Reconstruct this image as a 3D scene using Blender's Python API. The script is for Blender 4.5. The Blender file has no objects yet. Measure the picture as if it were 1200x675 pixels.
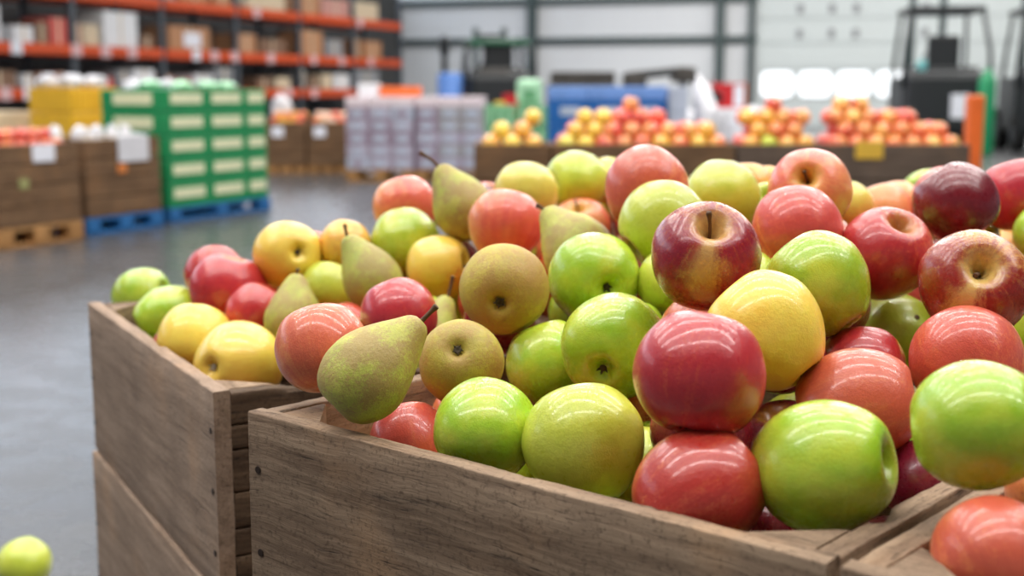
import bpy, bmesh, math, random
from mathutils import Vector, Matrix, noise
random.seed(7)
sc = bpy.context.scene
COL = sc.collection
R = math.radians

# ---------------------------------------------------------------- helpers
def tag(o, label=None, cat=None, group=None, kind=None):
    if label: o['label'] = label
    if cat: o['category'] = cat
    if group: o['group'] = group
    if kind: o['kind'] = kind
    return o

def link(o, parent=None):
    COL.objects.link(o)
    if parent is not None: o.parent = parent
    return o

def empty(name, loc=(0, 0, 0), rz=0.0):
    o = bpy.data.objects.new(name, None)
    o.empty_display_size = .05
    o.location = loc; o.rotation_euler = (0, 0, rz)
    return link(o)

class MB:
    """collects shapes into one mesh"""
    def __init__(s): s.bm = bmesh.new()
    def add(s, vs, fs, smooth=False):
        b = [s.bm.verts.new(v) for v in vs]
        for f in fs:
            try:
                q = s.bm.faces.new([b[i] for i in f]); q.smooth = smooth
            except ValueError: pass
        return b
    def box(s, c, d, bev=0.0, M=None):
        c = Vector(c); hx, hy, hz = d[0]/2, d[1]/2, d[2]/2
        t = bmesh.new(); bmesh.ops.create_cube(t, size=1)
        for v in t.verts: v.co = Vector((v.co.x*d[0], v.co.y*d[1], v.co.z*d[2]))
        if bev > 0: bmesh.ops.bevel(t, geom=t.edges[:], offset=min(bev, min(d)*.45), segments=2, profile=.5, affect='EDGES')
        vs = [(M @ (v.co + c)) if M else v.co + c for v in t.verts]
        t.verts.index_update()
        s.add(vs, [[v.index for v in f.verts] for f in t.faces]); t.free(); return s
    def tube(s, pts, rad, n=10, caps=True):
        pts = [Vector(p) for p in pts]
        if not isinstance(rad, (list, tuple)): rad = [rad]*len(pts)
        rings = []; prev = None
        for i, p in enumerate(pts):
            d = (pts[min(i+1, len(pts)-1)] - pts[max(i-1, 0)]).normalized()
            if prev is None: a = d.orthogonal().normalized()
            else: a = (prev - d*prev.dot(d)).normalized()
            prev = a; b = d.cross(a)
            rings.append([s.bm.verts.new(p + (a*math.cos(2*math.pi*k/n) + b*math.sin(2*math.pi*k/n))*rad[i]) for k in range(n)])
        for i in range(len(rings)-1):
            for k in range(n):
                f = s.bm.faces.new([rings[i][k], rings[i][(k+1) % n], rings[i+1][(k+1) % n], rings[i+1][k]]); f.smooth = True
        if caps:
            s.bm.faces.new(rings[0][::-1]); s.bm.faces.new(rings[-1])
        return s
    def prism(s, poly, z0, z1, M=None):
        n = len(poly)
        vs = [Vector((p[0], p[1], z0)) for p in poly] + [Vector((p[0], p[1], z1)) for p in poly]
        if M: vs = [M @ v for v in vs]
        s.add(vs, [list(range(n))[::-1], list(range(n, 2*n))] + [[i, (i+1) % n, n+(i+1) % n, n+i] for i in range(n)])
        return s
    def lathe(s, prof, n=32, fn=None):
        rings = []
        for i, (r, z) in enumerate(prof):
            if r < 1e-6: rings.append([s.bm.verts.new((0, 0, z))])
            else:
                row = []
                for k in range(n):
                    a = 2*math.pi*k/n
                    v = Vector((r*math.cos(a), r*math.sin(a), z))
                    row.append(s.bm.verts.new(fn(v, a, i/(len(prof)-1)) if fn else v))
                rings.append(row)
        for i in range(len(rings)-1):
            A, B = rings[i], rings[i+1]
            for k in range(n):
                l = (k+1) % n
                if len(A) == 1 and len(B) == 1: continue
                if len(A) == 1: f = [A[0], B[l], B[k]]
                elif len(B) == 1: f = [A[k], A[l], B[0]]
                else: f = [A[k], A[l], B[l], B[k]]
                q = s.bm.faces.new(f[::-1]); q.smooth = True
        return s
    def mesh(s, name, mat):
        bmesh.ops.recalc_face_normals(s.bm, faces=s.bm.faces[:])
        me = bpy.data.meshes.new(name); s.bm.to_mesh(me); s.bm.free()
        for m in (mat if isinstance(mat, (list, tuple)) else [mat]): me.materials.append(m)
        return me
    def build(s, name, mat, parent=None, loc=None):
        o = bpy.data.objects.new(name, s.mesh(name, mat))
        link(o, parent)
        if loc is not None: o.location = loc
        return o

def copy_tree(o, parent=None):
    c = o.copy(); COL.objects.link(c)
    if parent is not None: c.parent = parent
    for ch in KIDS.get(o.name, []):
        d = copy_tree(ch, c)
        KIDS.setdefault(c.name, []).append(d)
    return c
KIDS = {}
def kids(o, *ch): KIDS.setdefault(o.name, []).extend(ch); return o

def catmull(P, m):
    out = []
    n = len(P)
    for i in range(n-1):
        p0, p1, p2, p3 = P[max(i-1, 0)], P[i], P[i+1], P[min(i+2, n-1)]
        for k in range(m):
            t = k/m
            out.append(tuple(.5*((2*p1[j]) + (-p0[j]+p2[j])*t + (2*p0[j]-5*p1[j]+4*p2[j]-p3[j])*t*t + (-p0[j]+3*p1[j]-3*p2[j]+p3[j])*t**3) for j in (0, 1)))
    out.append(P[-1]); return [(max(a, 0), b) for a, b in out]

# ---------------------------------------------------------------- camera
CAMZ = .9
PITCH = math.atan((337.5-107)/1500.)
cam = bpy.data.objects.new('camera', bpy.data.cameras.new('camera')); link(cam)
cam.location = (0, 0, CAMZ); cam.rotation_euler = (math.pi/2 - PITCH, 0, 0)
cam.data.sensor_width = 36; cam.data.lens = 45; cam.data.clip_start = .02; cam.data.clip_end = 200
cam.data.dof.use_dof = True; cam.data.dof.focus_distance = .98; cam.data.dof.aperture_fstop = 5.2
cam.data.dof.aperture_blades = 0
sc.camera = cam
RT = Vector((1, 0, 0)); UP = Vector((0, math.sin(PITCH), math.cos(PITCH))); FW = Vector((0, math.cos(PITCH), -math.sin(PITCH)))
def at(px, py, t):            # a point of the hall seen at a photo pixel, t metres deep
    return Vector((0, 0, CAMZ)) + (RT*(px-600)/1500 - UP*(py-337.5)/1500 + FW)*t

# ---------------------------------------------------------------- materials
def mat(name):
    m = bpy.data.materials.new(name); m.use_nodes = True
    nt = m.node_tree; nt.nodes.clear()
    out = nt.nodes.new('ShaderNodeOutputMaterial'); b = nt.nodes.new('ShaderNodeBsdfPrincipled')
    nt.links.new(b.outputs[0], out.inputs[0])
    return m, nt, b
class G:
    """tiny node graph writer"""
    def __init__(s, nt): s.nt = nt
    def n(s, t, **kw):
        x = s.nt.nodes.new(t)
        for k, v in kw.items(): setattr(x, k, v)
        return x
    def put(s, inp, v):
        if hasattr(v, 'bl_idname') or isinstance(v, bpy.types.NodeSocket): s.nt.links.new(v, inp)
        elif isinstance(v, (tuple, list)):
            inp.default_value = v if len(v) == len(inp.default_value) else (*v, 1)
        else: inp.default_value = v
    def math(s, op, a, b=0.0, c=0.0, clamp=False):
        x = s.n('ShaderNodeMath', operation=op, use_clamp=clamp)
        s.put(x.inputs[0], a); s.put(x.inputs[1], b); s.put(x.inputs[2], c); return x.outputs[0]
    def vmath(s, op, a, b=(0, 0, 0)):
        x = s.n('ShaderNodeVectorMath', operation=op); s.put(x.inputs[0], a); s.put(x.inputs[1], b)
        return x.outputs['Value'] if op in ('DOT_PRODUCT', 'LENGTH') else x.outputs[0]
    def mix(s, f, a, b, mode='MIX'):
        x = s.n('ShaderNodeMix', data_type='RGBA', blend_type=mode); x.clamp_factor = True
        s.put(x.inputs[0], f); s.put(x.inputs[6], a); s.put(x.inputs[7], b); return x.outputs[2]
    def ramp(s, f, lo, hi, a=0.0, b=1.0):
        x = s.n('ShaderNodeMapRange', interpolation_type='SMOOTHSTEP'); s.put(x.inputs[0], f); s.put(x.inputs[1], lo); s.put(x.inputs[2], hi); s.put(x.inputs[3], a); s.put(x.inputs[4], b)
        return x.outputs[0]
    def noise(s, vec, scale, detail=3, rough=.55, w=None, dist=0.0):
        x = s.n('ShaderNodeTexNoise', noise_dimensions='4D' if w is not None else '3D')
        s.put(x.inputs['Vector'], vec); x.inputs['Scale'].default_value = scale; x.inputs['Detail'].default_value = detail
        x.inputs['Roughness'].default_value = rough; x.inputs['Distortion'].default_value = dist
        if w is not None: s.put(x.inputs['W'], w)
        return x.outputs[0]
    def voro(s, vec, scale):
        x = s.n('ShaderNodeTexVoronoi'); s.put(x.inputs['Vector'], vec); x.inputs['Scale'].default_value = scale; return x.outputs['Distance']
    def obj(s): return s.n('ShaderNodeTexCoord').outputs['Object']
    def sep(s, v):
        x = s.n('ShaderNodeSeparateXYZ'); s.put(x.inputs[0], v); return x.outputs
    def comb(s, x_, y_, z_):
        x = s.n('ShaderNodeCombineXYZ')
        for i, v in enumerate((x_, y_, z_)): s.put(x.inputs[i], v)
        return x.outputs[0]
    def bump(s, h, strength, dist):
        x = s.n('ShaderNodeBump'); x.inputs['Strength'].default_value = strength; x.inputs['Distance'].default_value = dist
        s.put(x.inputs['Height'], h); return x.outputs[0]
def srgb(r, g, b):
    f = lambda c: (c/255/12.92) if c/255 <= .04045 else ((c/255+.055)/1.055)**2.4
    return (f(r), f(g), f(b))

def plain(name, col, rough=.5, metal=0.0, vary=.08, scale=8.0, spec=.5):
    m, nt, b = mat(name); g = G(nt)
    nz = g.noise(g.obj(), scale, 4)
    k = g.ramp(nz, .3, .7, 1-vary, 1+vary)
    c = g.n('ShaderNodeVectorMath', operation='SCALE'); g.put(c.inputs[0], col); g.put(c.inputs['Scale'], k)
    g.put(b.inputs['Base Color'], c.outputs[0])
    b.inputs['Roughness'].default_value = rough; b.inputs['Metallic'].default_value = metal
    b.inputs['Specular IOR Level'].default_value = spec
    return m

def skin(name, ground, over=None, flush=None, stripe=.5, blush=(.1, .6), cavity=None, rough=.3, dots=.35, dotcol=None, coat=.45, patch=None, wedge=False):
    """fruit skin: ground colour, an over-colour of meridian streaks that favours one cheek, lenticel dots, a paler stem cavity"""
    m, nt, b = mat(name); g = G(nt)
    oi = g.n('ShaderNodeObjectInfo'); rnd = g.math('MULTIPLY', oi.outputs['Random'], 40.0)
    co = g.obj(); xyz = g.sep(co)
    rad = g.math('SQRT', g.math('ADD', g.math('POWER', xyz[0], 2.0), g.math('POWER', xyz[1], 2.0)))
    big = g.noise(co, 1.3, 2, w=rnd)
    c = g.mix(g.ramp(big, .35, .65), ground, flush or ground)
    fine = g.noise(co, 9.0, 4, w=rnd)
    c = g.mix(g.ramp(fine, .3, .75, 0, .22), c, tuple(min(1, x*1.35+.01) for x in ground))
    if over:
        inv = g.math('DIVIDE', 1.0, g.math('MAXIMUM', rad, .12))
        dx, dy = g.math('MULTIPLY', xyz[0], inv), g.math('MULTIPLY', xyz[1], inv)
        sv = g.vmath('ADD', g.comb(dx, dy, g.math('MULTIPLY', xyz[2], .22)), g.comb(0.0, 0.0, g.math('MULTIPLY', fine, .5)))
        st = g.noise(sv, 5.5, 6, .68, w=rnd)
        st2 = g.noise(sv, 17.0, 3, .6, w=rnd)
        spk = g.noise(co, 26.0, 3, .7, w=rnd)
        stk = g.math('ADD', g.math('ADD', g.math('MULTIPLY', st, .45), g.math('MULTIPLY', st2, .25)), g.math('MULTIPLY', spk, .3))
        lo = g.noise(co, 1.6, 3, w=g.math('ADD', rnd, 7.0))
        cheek = g.math('ADD', g.math('MULTIPLY', xyz[0], .5), g.math('MULTIPLY', g.math('SUBTRACT', lo, .5), 1.1))
        mask = g.math('ADD', g.math('MULTIPLY', g.math('SUBTRACT', stk, .5), stripe*5), cheek)
        f = g.ramp(mask, blush[0]-.5, blush[1]-.3)
        c = g.mix(f, c, over)
        dk = g.ramp(stk, .45, .66, 0, .4)
        c = g.mix(g.math('MULTIPLY', dk, f), c, tuple(x*.62 for x in over))
        c = g.mix(g.math('MULTIPLY', g.ramp(stk, .5, .37, 0, .55), f), c, tuple(.5*x+.5*y for x, y in zip(over, ground)))
    if wedge:
        ang = g.math('ARCTAN2', xyz[1], xyz[0])
        wob = g.math('MULTIPLY', g.math('SUBTRACT', g.noise(co, 3.0, 3, w=rnd), .5), .5)
        wob2 = g.math('MULTIPLY', g.math('SUBTRACT', stk, .5), 1.5)
        wm = g.math('MULTIPLY', g.ramp(g.math('ABSOLUTE', g.math('ADD', ang, g.math('ADD', wob, wob2))), .55, .05), g.ramp(g.math('ADD', xyz[2], g.math('ADD', wob, wob2)), .08, .5))
        c = g.mix(g.math('MULTIPLY', wm, .8), c, cavity)
    if patch:
        pn = g.noise(co, 1.5, 6, .66, w=g.math('ADD', rnd, 3.0)); pf = g.noise(co, 22.0, 5, .7, w=rnd)
        pm = g.ramp(g.math('ADD', pn, g.math('MULTIPLY', g.math('SUBTRACT', pf, .5), .55)), .40, .58)
        c = g.mix(g.math('MULTIPLY', pm, .85), c, patch)
        sp = g.ramp(g.noise(co, 34.0, 4, .75, w=rnd), .54, .68)
        c = g.mix(g.math('MULTIPLY', sp, .5), c, tuple(x*.45 for x in patch))
    if cavity:
        ca = g.math('MULTIPLY', g.ramp(g.math('ADD', rad, g.math('MULTIPLY', g.math('SUBTRACT', fine, .5), .35)), .52, .16), g.ramp(xyz[2], .1, .4))
        c = g.mix(g.math('MULTIPLY', ca, .9), c, cavity)
    vd = g.voro(co, 19.0)
    dm = g.math('MULTIPLY', g.ramp(vd, .11, .05), dots)
    c = g.mix(dm, c, dotcol or tuple(min(1, x*1.5+.06) for x in ground))
    hv = g.n('ShaderNodeHueSaturation')
    hv.inputs['Hue'].default_value = .5
    g.put(hv.inputs['Hue'], g.math('ADD', .492, g.math('MULTIPLY', oi.outputs['Random'], .016)))
    g.put(hv.inputs['Value'], g.math('ADD', .93, g.math('MULTIPLY', g.math('FRACT', g.math('MULTIPLY', rnd, 3.7)), .14)))
    g.put(hv.inputs['Color'], c)
    g.put(b.inputs['Base Color'], hv.outputs[0])
    g.put(b.inputs['Roughness'], g.ramp(fine, .2, .8, rough*.85, rough*1.2))
    b.inputs['Coat Weight'].default_value = coat; b.inputs['Coat Roughness'].default_value = .13
    b.inputs['Subsurface Weight'].default_value = .12; b.inputs['Subsurface Radius'].default_value = (.6, .4, .15); b.inputs['Subsurface Scale'].default_value = .006
    h = g.math('ADD', g.math('MULTIPLY', fine, .5), g.math('MULTIPLY', g.noise(co, 40.0, 2, w=rnd), .25))
    g.put(b.inputs['Normal'], g.bump(h, .12 if not patch else .16, .02))
    return m

def wood(name, light, dark, grain=1.0, crack=.5, rough=.75):
    m, nt, b = mat(name); g = G(nt)
    oi = g.n('ShaderNodeObjectInfo'); rnd = g.math('MULTIPLY', oi.outputs['Random'], 60.0)
    co = g.obj(); xyz = g.sep(co)
    warp = g.noise(co, 5.0, 3, w=rnd)
    v = g.comb(g.math('MULTIPLY', xyz[0], 2.6), g.math('MULTIPLY', xyz[1], 40.0), g.math('ADD', g.math('MULTIPLY', xyz[2], 40.0), g.math('MULTIPLY', warp, 1.3)))
    gr = g.noise(v, 1.6*grain, 7, .65, w=rnd)
    fine = g.noise(v, 6.0*grain, 6, .75, w=rnd)
    spk = g.noise(co, 260.0, 3, .7, w=rnd)
    bl = g.noise(co, 7.0, 4, .6, w=rnd)
    c = g.mix(g.ramp(gr, .32, .68), dark, light)
    c = g.mix(g.ramp(bl, .42, .7, 0, .6), c, tuple(x*.55+y*.2 for x, y in zip(dark, light)))
    c = g.mix(g.ramp(bl, .5, .3, 0, .55), c, (light[0]*1.15, light[1]*.98, light[2]*.8))
    c = g.mix(g.ramp(fine, .45, .7, 0, .35), c, tuple(x*1.35 for x in light))
    c = g.mix(g.ramp(spk, .5, .3, 0, .6), c, tuple(x*.5 for x in dark))
    cr = g.ramp(fine, .43, .32)
    c = g.mix(g.math('MULTIPLY', cr, crack), c, tuple(x*.22 for x in dark))
    kv = g.comb(g.math('MULTIPLY', xyz[0], 7.0), g.math('MULTIPLY', xyz[1], 14.0), g.math('MULTIPLY', xyz[2], 14.0))
    kn = g.n('ShaderNodeTexVoronoi', voronoi_dimensions='4D'); g.put(kn.inputs['Vector'], kv); g.put(kn.inputs['W'], rnd); kn.inputs['Scale'].default_value = .8
    kd = g.math('ADD', kn.outputs['Distance'], g.math('MULTIPLY', g.math('SUBTRACT', fine, .5), .35))
    c = g.mix(g.ramp(kd, .20, .06, 0, .8), c, tuple(x*.3 for x in dark))
    g.put(b.inputs['Base Color'], c)
    b.inputs['Roughness'].default_value = rough; b.inputs['Specular IOR Level'].default_value = .25
    h = g.math('SUBTRACT', g.math('ADD', g.math('MULTIPLY', gr, .5), g.math('MULTIPLY', fine, .5)), g.math('MULTIPLY', cr, .8))
    g.put(b.inputs['Normal'], g.bump(h, .55, .004))
    return m

def emit(name, col, s):
    m, nt, b = mat(name)
    b.inputs['Base Color'].default_value = (*col, 1); b.inputs['Emission Color'].default_value = (*col, 1); b.inputs['Emission Strength'].default_value = s
    return m

M = {}
M['green'] = skin('green apple skin', srgb(156, 194, 44), flush=srgb(194, 208, 66), cavity=srgb(150, 165, 50), dots=.45, dotcol=srgb(205, 225, 120), rough=.27, coat=.5)
M['ygreen'] = skin('yellow green apple skin', srgb(198, 208, 76), flush=srgb(184, 200, 62), cavity=srgb(150, 150, 50), dots=.4, dotcol=srgb(222, 228, 140), rough=.3)
M['yellow'] = skin('yellow apple skin', srgb(244, 210, 88), flush=srgb(242, 198, 80), cavity=srgb(170, 150, 40), dots=.3, dotcol=srgb(200, 150, 60), rough=.34)
M['lemon'] = skin('lemon apple skin', srgb(234, 218, 100), flush=srgb(224, 212, 90), cavity=srgb(150, 140, 50), dots=.3, rough=.34)
M['gold'] = skin('golden apple skin', srgb(240, 190, 80), flush=srgb(232, 160, 76), cavity=srgb(180, 140, 50), dots=.3, rough=.34)
M['pink'] = skin('pink apple skin', srgb(236, 160, 98), over=srgb(226, 100, 78), stripe=.5, blush=(.05, .75), cavity=srgb(214, 170, 80), dots=.4, dotcol=srgb(246, 190, 150), rough=.36, coat=.5)
M['redpink'] = skin('coral apple skin', srgb(232, 140, 84), over=srgb(208, 84, 70), stripe=.95, blush=(-.25, .5), cavity=srgb(214, 160, 76), dots=.55, dotcol=srgb(240, 170, 130), rough=.33)
M['red'] = skin('red apple skin', srgb(232, 134, 84), over=srgb(188, 46, 48), stripe=.9, blush=(-.35, .4), cavity=srgb(190, 130, 60), dots=.55, dotcol=srgb(232, 150, 120), rough=.3, coat=.5)
M['dark'] = skin('maroon apple skin', srgb(170, 60, 50), over=srgb(118, 18, 40), stripe=.4, blush=(-.6, .1), cavity=srgb(190, 140, 60), dots=.2, dotcol=srgb(200, 110, 100), rough=.28, coat=.5)
M['stripe'] = skin('striped red apple skin', srgb(222, 160, 84), over=srgb(150, 26, 34), stripe=.6, blush=(-.25, .35), cavity=srgb(220, 184, 110), dots=.6, dotcol=srgb(228, 170, 110), rough=.27, coat=.5, wedge=True)
M['pear'] = skin('green pear skin', srgb(186, 186, 82), flush=srgb(166, 174, 70), dots=.5, dotcol=srgb(110, 100, 50), rough=.5, coat=.0, patch=srgb(166, 140, 80))
M['russet'] = skin('russet pear skin', srgb(190, 172, 66), flush=srgb(172, 150, 64), dots=.5, dotcol=srgb(110, 84, 40), rough=.52, coat=.0, patch=srgb(176, 138, 70))
M['coral'] = skin('orange coral apple skin', srgb(246, 190, 104), over=srgb(234, 124, 80), stripe=.4, blush=(0, .6), cavity=srgb(210, 160, 80), dots=.3)
M['pale'] = skin('pale peach apple skin', srgb(240, 212, 190), flush=srgb(240, 190, 160), cavity=srgb(190, 150, 90), dots=.2)
M['stem'] = plain('stem bark', srgb(92, 62, 38), .8, vary=.3, scale=4)
M['calyx'] = plain('dried blossom', srgb(62, 52, 36), .9, vary=.3, scale=4)
M['calyx_pale'] = plain('pale blossom scar', srgb(170, 160, 140), .9, vary=.4, scale=5)
M['wood'] = wood('weathered crate wood', srgb(168, 144, 120), srgb(112, 90, 72), crack=.9)
M['wood_end_shade'] = wood('rough shaded crate wood', srgb(116, 94, 74), srgb(60, 44, 33), crack=1.0)  # rough end boards, with the shade between the crates put into the colour
M['wood_pale'] = wood('smooth crate wood', srgb(174, 150, 130), srgb(134, 112, 94), crack=.25)
M['nail'] = plain('rusty nail', srgb(58, 44, 36), .6, .6)
M['bin_wood'] = wood('bin boards', srgb(126, 98, 72), srgb(92, 68, 48), grain=.5, crack=.3)
M['bin_slate'] = wood('grey bin boards', srgb(112, 96, 84), srgb(84, 70, 60), grain=.5, crack=.3)
M['pallet'] = wood('pallet wood', srgb(186, 142, 92), srgb(150, 106, 62), grain=.5, crack=.2)
M['blue'] = plain('blue pallet paint', srgb(28, 98, 158), .6)
M['paper'] = plain('white paper', srgb(226, 228, 238), .7, vary=.03)
M['yellow_paper'] = plain('yellow card', srgb(220, 176, 60), .7, vary=.05)
M['orange_tag'] = plain('orange sticker', srgb(214, 126, 60), .7)
M['green_tag'] = plain('pale green sticker', srgb(150, 150, 96), .7)
M['bag'] = plain('white plastic film', srgb(208, 208, 214), .35, vary=.05)
M['gbox'] = plain('green carton', srgb(18, 132, 76), .5, vary=.06)
M['cream'] = plain('cream print', srgb(214, 216, 180), .6, vary=.06, scale=30)
M['ybox'] = plain('yellow plastic', srgb(228, 176, 42), .45, vary=.05)
M['carton'] = plain('brown carton', srgb(176, 128, 92), .7, vary=.08)
M['carton_dark'] = plain('dark brown carton', srgb(122, 92, 72), .7, vary=.08)
M['carton_pale'] = plain('pale carton', srgb(206, 188, 160), .7, vary=.06)
M['carton_white'] = plain('white carton', srgb(222, 224, 228), .6, vary=.03)
M['carton_red'] = plain('red carton', srgb(206, 92, 84), .6, vary=.06)
M['carton_grey'] = plain('grey carton', srgb(140, 142, 146), .7, vary=.06)
M['carton_pink'] = plain('pinkish carton', srgb(190, 140, 130), .7, vary=.06)
M['orange'] = plain('orange beam paint', srgb(206, 74, 18), .5, vary=.06)
M['steel'] = plain('grey rack steel', srgb(86, 92, 100), .5, .3)
M['dark'+'steel'] = plain('dark steel', srgb(70, 84, 84), .5, .2)
M['deck'] = plain('dark wire deck', srgb(52, 52, 54), .7)
M['black'] = plain('black machine paint', srgb(26, 30, 33), .45)
M['rubber'] = plain('black rubber', srgb(24, 24, 25), .85)
M['mgreen'] = plain('green machine paint', srgb(36, 96, 68), .45)
M['cgreen'] = plain('green crate plastic', srgb(96, 158, 112), .5)
M['lgreen'] = plain('pale green film', srgb(170, 218, 182), .4)
M['teal'] = plain('teal panel', srgb(110, 180, 182), .4)
M['packa'] = plain('lavender pack', srgb(170, 160, 178), .5, vary=.1, scale=3)
M['packb'] = plain('mauve pack', srgb(150, 132, 150), .5, vary=.1, scale=3)
M['packc'] = plain('pale blue pack', srgb(178, 186, 204), .5, vary=.1, scale=3)
M['packd'] = plain('grey pack', srgb(158, 154, 160), .5, vary=.1, scale=3)
M['film'] = plain('pinkish wrap', srgb(226, 210, 216), .35, vary=.04)
M['bpack'] = plain('blue carton', srgb(18, 92, 166), .45, vary=.06)
M['bpale'] = plain('light blue wrap', srgb(112, 150, 216), .4, vary=.1)
M['redbox'] = plain('red steel box', srgb(190, 28, 34), .45)
M['bracing'] = plain('orange steel', srgb(226, 106, 40), .5)
M['blue_cloth'] = plain('blue plastic', srgb(90, 134, 206), .5)
M['brown_dark'] = plain('dark machinery', srgb(72, 68, 64), .7, vary=.2)

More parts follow.
